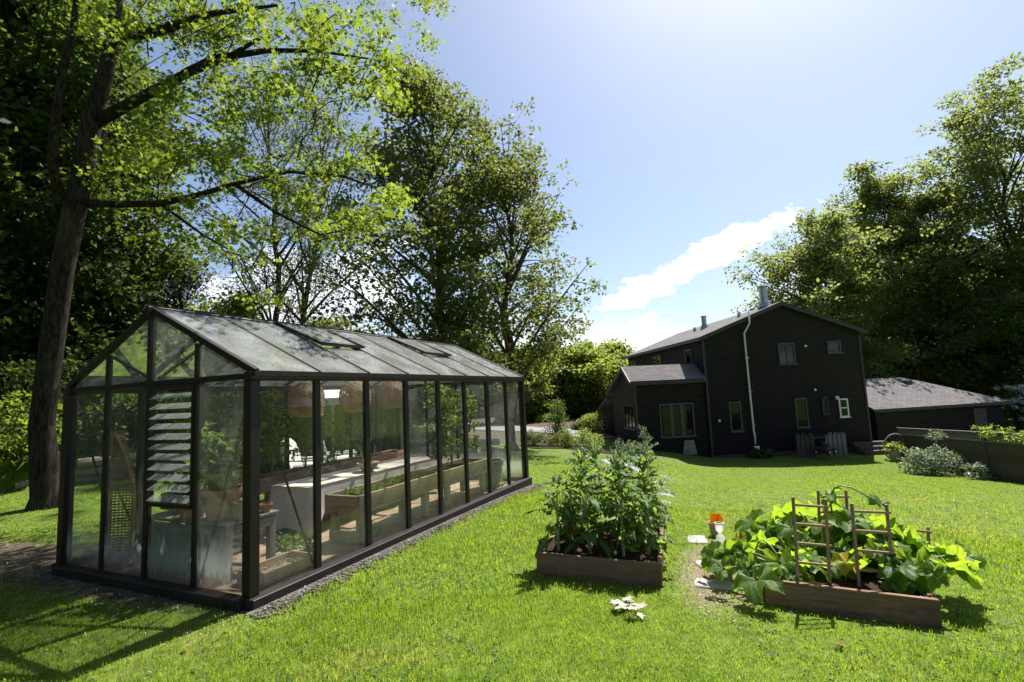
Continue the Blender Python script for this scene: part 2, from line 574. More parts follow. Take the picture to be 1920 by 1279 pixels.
def siding_fn(t):
    v = objco(t)
    sp = t.n('ShaderNodeSeparateXYZ', {0: v})
    saw = t.math('FRACT', t.math('MULTIPLY', sp.outputs[2], 1/.13))
    n = noise(t, objco(t, (.6, .6, 8)), 3.0, 5.0)
    col = t.mix(t.smooth(n, .3, .7), (.0080, .0054, .0076), (.0235, .0162, .0222))
    return princ(t, col, .7, .22, t.math('ADD', saw, t.math('MULTIPLY', n, .15)), 1.0, .04)


mat('siding', siding_fn)
simple('trim_dark', (.020, .016, .018), (.032, .027, .029), 6, .5, .4, .05)
simple('window_trim', (.052, .044, .045), (.075, .064, .066), 6, .5, .4, .05)


def shingle_fn(t):
    br = t.n('ShaderNodeTexBrick', {'Vector': t.n('ShaderNodeTexCoord').outputs['UV'], 'Color1': (.10, .092, .095, 1), 'Color2': (.165, .155, .155, 1),
                                    'Mortar': (.045, .04, .042, 1), 'Scale': 1.0, 'Mortar Size': .012, 'Brick Width': .32, 'Row Height': .14, 'Bias': 0.0})
    n = noise(t, objco(t), 1.5, 4.0)
    n2 = noise(t, objco(t), 60.0, 2.0)
    col = t.mix(t.math('MULTIPLY', n, .35), br.outputs[0], (.20, .185, .185))
    return princ(t, col, .95, .2, t.math('ADD', br.outputs[1], n2), .4, .012)


mat('shingles', shingle_fn)


def pane_fn(t):
    n = noise(t, objco(t), 1.2, 2.0)
    return princ(t, (.008, .008, .009), .03, .35, n, .02, .02)


mat('house_glass', pane_fn)


def glass_fn(dirt_base, dirt_amp, low, tint=(.96, .97, .96), refl=.08):
    """greenhouse glazing: clear, reflecting at a slant, with dust, algae and splashed earth low down"""
    def fn(t):
        pos = wpos(t)
        sp = t.n('ShaderNodeSeparateXYZ', {0: pos})
        n1 = noise(t, wpos(t, (1, 1, .55)), 2.6, 6.0, .62)
        n2 = noise(t, wpos(t, (1, 1, .35)), 22.0, 4.0, .7)
        d = t.math('ADD', dirt_base, t.math('MULTIPLY', t.smooth(n1, .38, .70), dirt_amp))
        d = t.math('ADD', d, t.math('MULTIPLY', t.smooth(n2, .50, .75), dirt_amp*.5))
        z = t.math('ADD', sp.outputs[2], t.math('MULTIPLY', t.math('SUBTRACT', n2, .5), .34))
        splash = t.math('MULTIPLY', t.math('SUBTRACT', 1.0, t.smooth(z, .10, .62)), low)
        d = t.math('MINIMUM', t.math('ADD', d, splash), .9)
        dc = t.mix(t.math('SUBTRACT', 1.0, t.smooth(z, .06, .30)), (.66, .68, .66), (.24, .16, .10))  # real dust, whitened to stand in also for sky reflected by the roof
        dust = t.n('ShaderNodeMixShader', {0: .45, 1: t.n('ShaderNodeBsdfDiffuse', {'Color': dc}).outputs[0],
                                           2: t.n('ShaderNodeBsdfTranslucent', {'Color': dc}).outputs[0]}).outputs[0]
        tr = t.n('ShaderNodeBsdfTransparent', {'Color': tint}).outputs[0]
        gl = t.n('ShaderNodeBsdfGlossy', {'Color': (1, 1, 1), 'Roughness': .02}).outputs[0]
        fr = t.n('ShaderNodeFresnel', {'IOR': 1.45}).outputs[0]
        clear = t.n('ShaderNodeMixShader', {0: t.math('MULTIPLY', fr, refl), 1: tr, 2: gl}).outputs[0]
        return t.n('ShaderNodeMixShader', {0: d, 1: clear, 2: dust}).outputs[0]
    return fn


mat('glass_wall', glass_fn(.010, .028, .10))
mat('glass_front', glass_fn(.020, .045, .40))
mat('glass_gable', glass_fn(.06, .09, 0.0, refl=.15))
mat('glass_roof', glass_fn(.095, .10, 0.0, (.96, .97, .96), 1.0))
mat('glass_louvre', glass_fn(.20, .10, 0.0))

# ================================================================== THE GROUND
rng = np.random.default_rng(7)
random.seed(7)


def axis(c, near, far, n):
    t = np.linspace(-1, 1, n)
    k = 4.2
    return c+far*np.sinh(k*t)/math.sinh(k)


gx = axis(1.0, 1, 420, 210); gy = axis(6.0, 1, 420, 210)
GX, GY = np.meshgrid(gx, gy)
GZ = terrain(GX, GY)
far = np.hypot(GX, GY-10)
V = np.stack([GX, GY, GZ], -1).reshape(-1, 3)
n_ = len(gx)
ii, jj = np.meshgrid(np.arange(n_-1), np.arange(n_-1))
b_ = (jj*n_+ii).ravel()
F = np.stack([b_, b_+1, b_+n_+1, b_+n_], -1)
ground = np_mesh('ground', V, F, MATS['ground'], smooth=True)
tag(ground, 'sloping green lawn running down to the dark house', 'lawn', kind='structure')


def strip(name, pts, width, dz, m, label, cat, nsub=14):
    """a flat strip laid on the terrain along ground points"""
    P = []
    for a, b in zip(pts[:-1], pts[1:]):
        for k in range(nsub):
            P.append(np.array(a[:2])+(np.array(b[:2])-np.array(a[:2]))*k/nsub)
    P.append(np.array(pts[-1][:2]))
    P = np.array(P); T = np.gradient(P, axis=0); T /= np.linalg.norm(T, axis=1)[:, None]
    N = np.stack([-T[:, 1], T[:, 0]], -1)
    rows = []
    for s_ in (-.5, -.25, 0, .25, .5):
        q = P+N*width*s_
        rows.append(np.column_stack([q, terrain(q[:, 0], q[:, 1])+dz]))
    V = np.concatenate(rows); n = len(P)
    F = [(r*n+i, r*n+i+1, (r+1)*n+i+1, (r+1)*n+i) for r in range(4) for i in range(n-1)]
    o = np_mesh(name, V, np.array(F), m)
    return tag(o, label, cat, kind='structure')


strip('road', [gnd(560, 772), gnd(760, 790), gnd(985, 805), gnd(1075, 812), gnd(1145, 822), gnd(1160, 830)][:5], 3.0, .03, MATS['asphalt'],
      'pale paved drive crossing beyond the lawn', 'road')
strip('path', [gnd(900, 772), gnd(985, 781), gnd(1040, 788)], 2.2, .03, MATS['asphalt'],
      'far narrow paved path beyond the drive', 'path')
strip('garden_border', [gnd(985, 838), gnd(1060, 838), gnd(1120, 846), gnd(1165, 851)], 1.5, .02, MATS['soil'],
      'dark soil border along the far lawn edge', 'border')

# ================================================================== GREENHOUSE
P_ = .75; LW, LL = 3.0, 6.0; ZE, ZR, ZB = 2.02, 2.76, .09
FM, BM_ = MATS['frame_metal'], MATS['base_metal']
gh = thing('greenhouse', (0, 0, 0), 'dark framed glass greenhouse with gabled roof and louvred window', 'greenhouse')
# base kerb, four sides
for a, b in (((.05, -.06, 0), (.05, LL+.06, 0)), ((-LW-.05, -.06, 0), (-LW-.05, LL+.06, 0))):
    MB().box((a[0]-.06, a[1], -.25), (a[0]+.06, b[1], ZB+.0)).build('base_beam', BM_, gh, bevel=.006)
for y in (-.05, LL+.05):
    MB().box((-LW+.012, y-.06, -.25), (-.012, y+.06, ZB-.003)).build('base_beam', BM_, gh, bevel=.006)


def rz_at(x):
    return ZE+(ZR-ZE)*(1-abs(x+1.5)/1.5)


def post(x, y, z1, w=.05, d=.06, corner=False):
    return plank('corner_post' if corner else 'post', (x, y, ZB+.002), (x, y, z1), w, d, FM, gh, up=(0, 1, 0), bevel=.004)


for x in (0, -LW):
    for i in range(9):
        c_ = i in (0, 8)
        post(x, i*P_, ZE-.075, .10 if c_ else .045, .10 if c_ else .075, c_)
    # eave beam with gutter
    MB().box((x-.055, -.05, ZE-.072), (x+.055, LL+.05, ZE+.012)).build('eave_beam', FM, gh, bevel=.008)
    g = MB()
    sx = 1 if x == 0 else -1
    g.box((x+sx*.058, -.05, ZE-.035), (x+sx*.105, LL+.05, ZE-.028))
    g.box((x+sx*.099, -.05, ZE-.028), (x+sx*.105, LL+.05, ZE+.012))
    g.build('gutter', FM, gh)
for y, s_ in ((0, -1), (LL, 1)):
    for i in (1, 2, 3):
        x = -i*P_
        post(x, y, rz_at(x)-.045, .05, .05 if i != 2 else .06)
    MB().box((-LW+.056, y-.028, ZE-.055), (-.056, y+.028, ZE-.003)).build('gable_beam', FM, gh, bevel=.004)
MB().box((-1.535, -.06, ZR-.045), (-1.465, LL+.06, ZR+.03)).build('ridge_beam', FM, gh, bevel=.006)
MB().box((-1.505, -.05, ZR+.031), (-1.495, LL+.05, ZR+.055)).build('ridge_crest', FM, gh)
for i in range(9):
    for sx in (1, -1):
        xe = 0.0 if sx > 0 else -LW
        w = .06 if i in (0, 8) else .026
        y = i*P_
        plank('rafter', (-1.5+sx*.04, y, ZR+.004-.02), (xe+sx*.05, y, ZE+.012-.02+.012), w, .06 if i in (0, 8) else .05, FM, gh, bevel=.003)
# glazing: every pane a part of its own
GT = .004
for x in (0, -LW):
    for i in range(8):
        y0, y1 = i*P_+.03, (i+1)*P_-.03
        MB().box((x-GT/2, y0, ZB+.002), (x+GT/2, y1, ZE-.075)).build('pane', MATS['glass_wall'], gh)
for y in (0, LL):
    for i in range(4):
        x1, x0 = -i*P_-.03, -(i+1)*P_+.03
        if y == 0 and i == 1:
            MB().box((x0, y-GT/2, ZB+.002), (x1, y+GT/2, .80)).build('pane', MATS['glass_front'], gh)
        else:
            MB().box((x0, y-GT/2, ZB+.002), (x1, y+GT/2, ZE-.058)).build('pane', MATS['glass_front'], gh)
        ztop = lambda x: rz_at(x)-.05
        if i in (0, 3):
            poly = [(x0, y-GT/2, ZE+.0), (x1, y-GT/2, ZE+.0), (x1, y-GT/2, max(ztop(x1), ZE+.002)), (x0, y-GT/2, max(ztop(x0), ZE+.002))]
        else:
            poly = [(x0, y-GT/2, ZE), (x1, y-GT/2, ZE), (x1, y-GT/2, ztop(x1)), (x0, y-GT/2, ztop(x0))]
        MB().prism(poly, (0, GT, 0)).build('gable_pane', MATS['glass_gable'], gh)


def roof_pt(t, sx):
    xe = 0.05 if sx > 0 else -LW-.05
    a = Vector((-1.5+sx*.036, 0, ZR+.004)); b = Vector((xe, 0, ZE+.016))
    return a+(b-a)*t


for sx in (1, -1):
    for i in range(8):
        y0, y1 = i*P_+.014, (i+1)*P_-.014
        t0 = 0.0
        if sx > 0 and i in (2, 5): t0 = .50
        a, b = roof_pt(t0, sx), roof_pt(1.0, sx)
        n = Vector((ZR-ZE, 0, sx*1.5)).normalized()*GT
        if n.z < 0: n = -n
        MB().prism([(a.x, y0, a.z), (b.x, y0, b.z), (b.x, y1, b.z), (a.x, y1, a.z)], n).build('roof_pane', MATS['glass_roof'], gh)
# two opening roof lights, slightly raised at their lower edge
for i in (2, 5):
    y0, y1 = i*P_-.005, (i+1)*P_+.005
    a, b = roof_pt(.01, 1)+Vector((0, 0, .022)), roof_pt(.52, 1)+Vector((.0, 0, .062))
    c0 = Vector((a.x, y0, a.z)); c1 = Vector((b.x, y0, b.z)); c2 = Vector((b.x, y1, b.z)); c3 = Vector((a.x, y1, a.z))
    rl = MB()
    rl.beam(c0, c1, .036, .034); rl.beam(c3, c2, .036, .034)
    rl.beam(c0+Vector((.02, .02, 0)), c3+Vector((.02, -.02, 0)), .036, .03); rl.beam(c1-Vector((.02, -.02, 0)), c2-Vector((.02, .02, 0)), .045, .036)
    r = rl.build('roof_light', FM, gh)
    MB().prism([c0+Vector((.03, .02, 0)), c1+Vector((-.03, .02, 0)), c2+Vector((-.03, -.02, 0)), c3+Vector((.03, -.02, 0))], (0, 0, GT)).build('pane', MATS['glass_roof'], r)
# diagonal wind braces
for p0, p1 in (((-.03, .06, 1.90), (-.03, .72, .13)), ((-.03, LL-.05, 1.90), (-.03, LL-.75, .13)), ((-LW+.03, .06, 1.90), (-LW+.03, .75, .13)),
               ((-LW+.03, LL-.05, 1.9), (-LW+.03, LL-.75, .13)), ((-.06, .035, 1.80), (-.70, .035, .13)), ((-LW+.06, .035, 1.88), (-LW+.70, .035, .75))):
    plank('brace', p0, p1, .022, .006, FM, gh, up=(1, 0, 0), bevel=0)
for y in (.04, LL-.04):
    for x0, x1 in ((-.75, -1.45), (-2.25, -1.55)):
        plank('gable_brace', (x0, y, ZE+.30), (x1, y, ZE+.02), .03, .02, FM, gh, up=(0, 1, 0), bevel=0)
# louvred window in the front
lv = MB()
for x in (-.785, -1.465):
    lv.box((x-.016, -.03, .815), (x+.016, .03, ZE-.06))
for z in (.80, ZE-.075):
    lv.box((-1.448, -.03, z-.018), (-.802, .03, z+.018))
lvo = lv.build('louvre_window', FM, gh)
for k in range(11):
    z = .865+k*.099
    plank('louvre_blade', (-1.44, -.005, z), (-.81, -.005, z), .098, .006, MATS['glass_louvre'], lvo, up=(0, -.50+.03*(k % 3), .86), bevel=0)
    if k % 2 == 0:
        pass
# earth floor, gravel at the foot of the wall
fl = MB()
nx, ny = 12, 24
vs = [(-LW+.02+(LW-.04)*i/nx, .02+(LL-.04)*j/ny, .012+.018*math.sin(i*2.1+j*1.3)*math.cos(j*.7)+.008*random.random()) for j in range(ny+1) for i in range(nx+1)]
fl.add(vs, [(j*(nx+1)+i, j*(nx+1)+i+1, (j+1)*(nx+1)+i+1, (j+1)*(nx+1)+i) for j in range(ny) for i in range(nx)])
tag(fl.build('greenhouse_floor', MATS['dry_soil'], smooth=True), 'trodden pale earth floor inside the greenhouse', 'floor', kind='structure')


def gravel_edge():
    V = []; F = []
    N = 60
    for j in range(N+1):
        y = -.12+(LL+.3)*j/N
        w = (.15+.05*math.sin(j*.9)+.04*math.sin(j*2.3))*min(1, .15+j/5)
        for k, t in enumerate((0, .33, .66, 1.0)):
            x = .10+w*t
            V.append((x, y, tz(x, y)+.012*(1-t)+.004))
    for j in range(N):
        for k in range(3):
            a = j*4+k
            F.append((a, a+1, a+5, a+4))
    return np.array(V), np.array(F)


V, F = gravel_edge()
tag(np_mesh('gravel_strip', V, F, MATS['gravel']), 'strip of grey gravel along the greenhouse base', 'gravel', kind='structure')
# loose stones: real pieces, one mass
ico = bmesh.new(); bmesh.ops.create_icosphere(ico, subdivisions=1, radius=1.0)
ICV = np.array([v.co[:] for v in ico.verts]); ICF = np.array([[v.index for v in f.verts] for f in ico.faces]); ico.free()


def scatter_stones(name, pos, size, m, label, cat):
    n = len(pos)
    s3 = size[:, None]*rng.uniform(.6, 1.2, (n, 3)); s3[:, 2] *= .6
    j = rng.uniform(.75, 1.15, (n, len(ICV), 1))
    ang = rng.uniform(0, 6.28, n); ca, sa = np.cos(ang), np.sin(ang)
    v = ICV[None]*j*s3[:, None]
    x = v[..., 0]*ca[:, None]-v[..., 1]*sa[:, None]; y = v[..., 0]*sa[:, None]+v[..., 1]*ca[:, None]
    v = np.stack([x, y, v[..., 2]], -1)+pos[:, None]
    F = (ICF[None]+(np.arange(n)*len(ICV))[:, None, None]).reshape(-1, 3)
    return tag(np_mesh(name, v.reshape(-1, 3), F, m), label, cat, kind='stuff')


n = 2800
yy = rng.uniform(-.15, LL+.2, n); xx = .11+np.abs(rng.normal(0, .10, n))+rng.uniform(0, .08, n)
scatter_stones('gravel', np.column_stack([xx, yy, terrain(xx, yy)+.012]), rng.uniform(.007, .019, n), MATS['pebble'], 'loose grey pebbles spilling from the greenhouse base', 'gravel')

# ---------------------------------------------------------------- planters inside
def planter(y0, y1, x0, x1, ztop, h, legs, label, plankm, soil_drop=.05, bottom_board=None):
    org = ((x0+x1)/2, (y0+y1)/2, .03)
    t = thing('raised_planter', org, label, 'planter')
    th = .035
    zc = ztop-h/2
    for x in (x0+th/2, x1-th/2):
        plank('side_board', (x, y0, zc), (x, y1, zc), th, h, plankm, t, org)
    for y in (y0+th/2, y1-th/2):
        plank('end_board', (x0+th+.001, y, zc-.002), (x1-th-.001, y, zc-.002), th, h-.006, plankm, t, org)
    MB(org).box((x0+th, y0+th, ztop-soil_drop-.05), (x1-th, y1-th, ztop-soil_drop)).build('soil', MATS['soil'], t)
    for y in legs:
        for x in (x0+.075, x1-.075):
            plank('leg', (x, y, .03), (x, y, ztop-h-.001), .075, .09, plankm, t, org, up=(0, 1, 0))
        plank('cross_rail', (x0+.115, y, ztop-h-.04), (x1-.115, y, ztop-h-.04), .03, .06, plankm, t, org)
    if bottom_board:
        for y in bottom_board:
            plank('foot_board', (x0+.02, y-.062, .10), (x1-.02, y-.062, .10), .02, .14, plankm, t, org)
    return t


planter(1.62, 3.42, -.78, -.23, .60, .22, (1.72, 3.05), 'long pale wooden raised planter on legs, the one closer to the straw crate', MATS['pale_plank'], bottom_board=(1.74,))
planter(3.50, 4.95, -.78, -.23, .60, .24, (3.65, 4.8), 'wooden raised planter with tall tomato vines behind the cloth table', MATS['pale_plank'])
planter(.95, 5.60, -2.90, -2.45, .66, .20, (1.1, 2.5, 4.0, 5.4), 'very long reddish raised planter against the far glass wall', MATS['red_plank'])
# seedlings in the planters are built with the plants below

# ---------------------------------------------------------------- table under its cloth
org = (-1.5, 3.2, .03)
tb = thing('dining_table', org, 'long trestle table hidden under a linen cloth', 'table')
for x in (-1.78, -1.3, ):
    for y in (2.0, 4.55):
        plank('leg', (x, y, .03), (x, y, .60), .06, .06, MATS['grey_plank'], tb, org, up=(0, 1, 0))
plank('table_top', (-1.545, 1.82, .617), (-1.545, 4.75, .617), .68, .03, MATS['grey_plank'], tb, org)


def tablecloth():
    x0, x1, y0, y1, zt = -1.905, -1.185, 1.78, 4.79, .638
    per = []
    n = 150
    L = 2*((x1-x0)+(y1-y0))
    for k in range(n):
        s = L*k/n
        w, l = x1-x0, y1-y0
        if s < w: per.append((x0+s, y0, 0, -1))
        elif s < w+l: per.append((x1, y0+s-w, 1, 0))
        elif s < 2*w+l: per.append((x1-(s-w-l), y1, 0, 1))
        else: per.append((x0, y1-(s-2*w-l), -1, 0))
    V = []; rows = 8
    for r in range(rows):
        t = r/(rows-1)
        for k, (x, y, nx_, ny_) in enumerate(per):
            nearx = min(abs(x-x0), abs(x-x1)); neary = min(abs(y-y0), abs(y-y1))
            corner = math.exp(-((nearx+neary)/.16)**2)
            drop = (.52 if ny_ < 0 else (.34 if nx_ else .30))*(1+.25*corner)
            if ny_ >= 0 and corner > .05 and y < y0+.5: drop = .34+.20*corner
            out = t*(.012+.055*corner)+t*t*.020*math.sin(k*.9+1.2*math.sin(k*.31))
            V.append((x+nx_*out+(0 if nx_ else (out*.9*corner if x > -1.5 else -out*.9*corner)), y+ny_*out, zt-.006*(r > 0)-drop*t))
    F = [(r*n+k, r*n+(k+1) % n, (r+1)*n+(k+1) % n, (r+1)*n+k) for r in range(rows-1) for k in range(n)]
    m = MB(org); m.add(V, F+[tuple(range(n))])
    return m


tc_ = tablecloth().build('tablecloth', MATS['linen'], smooth=True)
tc_.location = org
tag(tc_, 'pale linen cloth draped over the long greenhouse table', 'tablecloth')
# bowl with sticks
bp = gnd(686, 893); bp = at(687, 880, 8.1)
bx, by = -1.33, 3.05
bw = thing('bowl', (bx, by, .640), 'wide clay bowl holding twigs on the cloth covered table', 'bowl')
MB().lathe([(.001, .012), (.07, .0), (.075, .012), (.13, .06), (.165, .13), (.172, .135), (.158, .132), (.12, .06), (.06, .03), (.001, .028)], n=28).build('bowl_body', MATS['clay_pale'], bw, smooth=True)
for k in range(6):
    a = k*1.1
    MB().tube([(.04*math.cos(a), .04*math.sin(a), .03), (.10*math.cos(a), .10*math.sin(a), .20+.05*(k % 3)), (.15*math.cos(a+.3), .15*math.sin(a+.3), .33+.04*k)], [.006, .005, .003], 5).build('twig', MATS['stem_pale'], bw)

# ---------------------------------------------------------------- potting bench with pots
org = (-1.35, .62, .03)
be = thing('potting_bench', org, 'weathered grey potting bench with boarded front behind the louvred window', 'bench')
for k in range(5):
    y = .30+.125*k
    plank('top_board', (-2.02, y, .575), (-.66, y, .575), .118, .03, MATS['grey_plank'], be, org)
for x in (-1.98, -.72):
    for y in (.30, .80):
        plank('leg', (x, y, .03), (x, y, .558), .07, .07, MATS['grey_plank'], be, org, up=(0, 1, 0))
plank('apron', (-1.94, .245, .50), (-.70, .245, .50), .02, .10, MATS['grey_plank'], be, org)
plank('apron', (-.68, .35, .50), (-.68, .76, .50), .02, .09, MATS['grey_plank'], be, org)
for k in range(8):
    plank('front_board', (-1.93+k*.152+.06, .268, .05), (-1.93+k*.152+.06, .268, .446), .02, .145, MATS['zinc'], be, org, up=(1, 0, 0))


def pot(name, loc, r, h, m, label, rim=True, plant=None, group=None):
    t = thing(name, loc, label, 'pot', group)
    pr = [(.001, 0), (r*.68, 0), (r*.70, .01)]
    if rim:
        pr += [(r*.94, h*.80), (r*1.04, h*.80), (r*1.06, h), (r*.96, h), (r*.92, h*.86), (.001, h*.86)]
    else:
        pr += [(r*.86, h*.5), (r, h), (r*.93, h), (r*.9, h*.88), (.001, h*.88)]
    MB().lathe(pr[:-1], n=28).build('pot_body', m, t, smooth=False)
    MB().lathe([(r*.93, h*.86), (r*.5, h*.875), (.001, h*.88)], n=20).build('soil', MATS['soil'], t)
    return t


ZT = .592
pots = [pot('plant_pot', (-.98, .42, ZT), .19, .30, MATS['terracotta'], 'largest terracotta pot with a leafy plant on the potting bench'),
        pot('plant_pot', (-1.35, .36, ZT), .15, .22, MATS['terracotta'], 'squat terracotta pot behind the lowest louvre blade'),
        pot('plant_pot', (-1.72, .52, ZT), .12, .16, MATS['terracotta'], 'small terracotta pot beside the wicker screen'),
        pot('plant_pot', (-.73, .74, ZT), .065, .085, MATS['terracotta'], 'tiny terracotta pot at the bench back edge'),
        pot('plant_pot', (-.72, .44, ZT), .085, .17, MATS['clay_pale'], 'pale clay pot at the bench end near the corner post')]

# crate on the floor with straw
org = (-.42, .63, .03)
cr = thing('wooden_crate', org, 'low pale wooden crate holding dry straw by the corner post', 'crate')
ca, sa = math.cos(-.03), math.sin(-.03)
for x in (-.60, -.24):
    plank('side_board', (x, .32, .085), (x, .95, .085), .018, .11, MATS['pale_plank'], cr, org)
for y in (.33, .94):
    plank('end_board', (-.589, y, .090), (-.251, y, .090), .018, .12, MATS['pale_plank'], cr, org)
plank('bottom_board', (-.42, .345, .040), (-.42, .925, .040), .335, .012, MATS['pale_plank'], cr, org)
st = MB(org)
for k in range(90):
    x, y = rng.uniform(-.56, -.28), rng.uniform(.40, .88)
    a = rng.uniform(0, 6.28); l = rng.uniform(.05, .14); z = .05+rng.uniform(0, .05)
    st.tube([(x, y, z), (x+l*.5*math.cos(a), y+l*.5*math.sin(a), z+.025), (x+l*math.cos(a+.3), y+l*math.sin(a+.3), z+.0)], .0022, 3, cap=False)
st.build('straw', MATS['straw'], cr)

# wicker screen: half-leaf shape leaning by the front glass
org = (-2.45, .32, .03)
wk = thing('wicker_screen', org, 'tall pointed wicker screen standing behind the front glass', 'screen')


def wk_edge(t):   # t 0 bottom .. 1 top -> left, right
    z = .03+1.46*t
    l = -2.74+.02*t
    r = -2.30+.05*t if t < .5 else -2.30+.025-.42*((t-.5)/.5)**1.7
    return l, max(r, l+.02), z


wv = MB(org)
N = 46
for k in range(N+1):
    l, r, z = wk_edge(k/N)
    pts = [(l+(r-l)*i/8, .30+.10*math.sin(math.pi*i/8)+.006*(-1)**(i+k), z) for i in range(9)]
    wv.tube(pts, .010, 4)
for i in range(13):
    pts = []
    for k in range(15):
        l, r, z = wk_edge(k/14)
        pts.append((l+(r-l)*i/12, .30+.10*math.sin(math.pi*i/12), z))
    wv.tube(pts, .006, 4)
wv.build('weave', MATS['rattan'], wk)
rim = MB(org)
for side in (0, 1):
    rim.tube([(wk_edge(k/14)[side], .30, wk_edge(k/14)[2]) for k in range(15)], .018, 6)
rim.build('rim', MATS['rattan'], wk)

# ---------------------------------------------------------------- woven pendant lamps
def lamp_mesh():
    R, H_ = .235, .46
    m = MB()
    prof = lambda t: (R*(1-.10*max(0, .35-t)/.35)) if t < .55 else R*math.sqrt(max(0.02, 1-((t-.55)/.47)**2.2))
    for k in range(26):
        t = k/25
        r = prof(t)
        pts = [(r*math.cos(a)*(1+.012*math.sin(a*9+k*2.2)), r*math.sin(a)*(1+.012*math.sin(a*9+k*2.2)), H_*t+.003*math.sin(a*7+k)) for a in np.linspace(0, 2*math.pi, 29)]
        m.tube(pts, .0062 if k else .012, 4, cap=False)
    for i in range(30):
        a = 2*math.pi*i/30
        m.tube([(prof(t)*math.cos(a), prof(t)*math.sin(a), H_*t) for t in np.linspace(0, 1, 9)], .005, 3, cap=False)
    return m.mesh('lamp_shade')


lsm = lamp_mesh(); lsm.materials.append(MATS['rattan'])
for y, z, lab in ((2.02, 1.55, 'woven rattan pendant lamp above the near end of the table'), (2.98, 1.56, 'woven rattan pendant lamp between two others over the table'),
                  (3.88, 1.58, 'woven rattan pendant lamp over the far end of the table')):
    lp = thing('pendant_lamp', (-1.5, y, z), lab, 'lamp', 'woven lamps hanging in the greenhouse')
    link('lamp_shade', lsm, None, lp)
    MB().tube([(0, 0, .39), (0, 0, ZR-z-.04)], .006, 6).build('cord', MATS['dark_iron'], lp)
    MB().lathe([(.001, .16), (.022, .165), (.034, .20), (.030, .235), (.016, .27), (.016, .33), (.001, .33)], n=14).build('bulb', MATS['cushion'], lp, smooth=True)

# ================================================================== HOUSE
HA = math.radians(28.6)
HU = np.array((math.cos(HA), math.sin(HA), 0)); HV = np.array((-math.sin(HA), math.cos(HA), 0))
HO = at(1337, 862, 23.0)


def HP(px, py, v=0.0):
    """pixel -> (u, z) on the plane v of the house"""
    d = ray(px, py); O = HO+v*HV
    t = np.dot(O-CAM, HV)/np.dot(d, HV)
    p = CAM+t*d-HO
    return float(np.dot(p, HU)), float(p[2])


def HS(px, py, u=0.0):
    d = ray(px, py); O = HO+u*HU
    t = np.dot(O-CAM, HU)/np.dot(d, HU)
    p = CAM+t*d-HO
    return float(np.dot(p, HV)), float(p[2])


SD, TD, WT, SH, HG = MATS['siding'], MATS['trim_dark'], MATS['window_trim'], MATS['shingles'], MATS['house_glass']


def roof_slab(name, poly, th, m, parent, up=(0, 0, 1)):
    """poly: eave0, eave1, ridge1, ridge0; UV in metres along the eave and up the slope"""
    P = [Vector([float(c) for c in p]) for p in poly]
    ux = (P[1]-P[0]).normalized(); nrm = ux.cross(P[-1]-P[0]).normalized()
    if nrm.z < 0: nrm = -nrm
    vx = nrm.cross(ux)
    if vx.z < 0: vx = -vx
    mb = MB(); mb.prism(P, -nrm*th)
    me = mb.mesh(name)
    uv = me.uv_layers.new(name='UVMap')
    for l in me.loops:
        c = me.vertices[l.vertex_index].co-P[0]
        uv.data[l.index].uv = (c.dot(ux), c.dot(vx))
    return link(name, me, m, parent)


def window(parent, u0, u1, z0, z1, v, cols=1, rows=1, frame=None, fw=.07, axis='u', sgn=-1, name='window', sash=.045):
    """window on a plane of constant v (axis u) or constant u (axis v); sgn = outward direction"""
    frame = frame or WT

    def bx(m, a0, a1, z0_, z1_, d0, d1):
        lo, hi = sorted((v+sgn*d0, v+sgn*d1))
        if axis == 'u': m.box((a0, lo, z0_), (a1, hi, z1_))
        else: m.box((lo, a0, z0_), (hi, a1, z1_))
    m = MB()
    bx(m, u0, u0+fw, z0, z1, -.02, .05); bx(m, u1-fw, u1, z0, z1, -.02, .05)
    bx(m, u0+fw, u1-fw, z1-fw, z1, -.02, .048); bx(m, u0+fw, u1-fw, z0, z0+fw*.8, -.02, .048)
    w = m.build(name, frame, parent)
    m = MB(); bx(m, u0-.04, u1+.04, z0-.05, z0-.002, -.01, .09); m.build('sill', frame, w)
    iu0, iu1, iz0, iz1 = u0+fw, u1-fw, z0+fw*.8, z1-fw
    for i in range(cols):
        for j in range(rows):
            a0 = iu0+(iu1-iu0)*i/cols; a1 = iu0+(iu1-iu0)*(i+1)/cols
            b0 = iz0+(iz1-iz0)*j/rows; b1 = iz0+(iz1-iz0)*(j+1)/rows
            m = MB(); bx(m, a0+sash*.45, a1-sash*.45, b0+sash*.45, b1-sash*.45, -.015, .012); m.build('pane', HG, w)
    for i in range(1, cols):
        a = iu0+(iu1-iu0)*i/cols
        m = MB(); bx(m, a-sash*.5, a+sash*.5, iz0, iz1, -.018, .04); m.build('mullion', frame, w)
    for j in range(1, rows):
        b = iz0+(iz1-iz0)*j/rows
        m = MB(); bx(m, iu0+.001, iu1-.001, b-sash*.5, b+sash*.5, -.018, .036); m.build('rail', frame, w)
    return w


UW, _ = HP(1636, 847)
_, ZEV = HP(1337, 632)
UP, ZPK = HP(1480, 570)
ZEV = max(ZEV, 5.3)
VD, _ = HS(1177, 668)
VD = min(max(VD, 9), 16)
hs = thing('house', HO, 'two storey dark house with a shallow gable roof and a long downpipe', 'house', rz=HA)
UC = UW/2
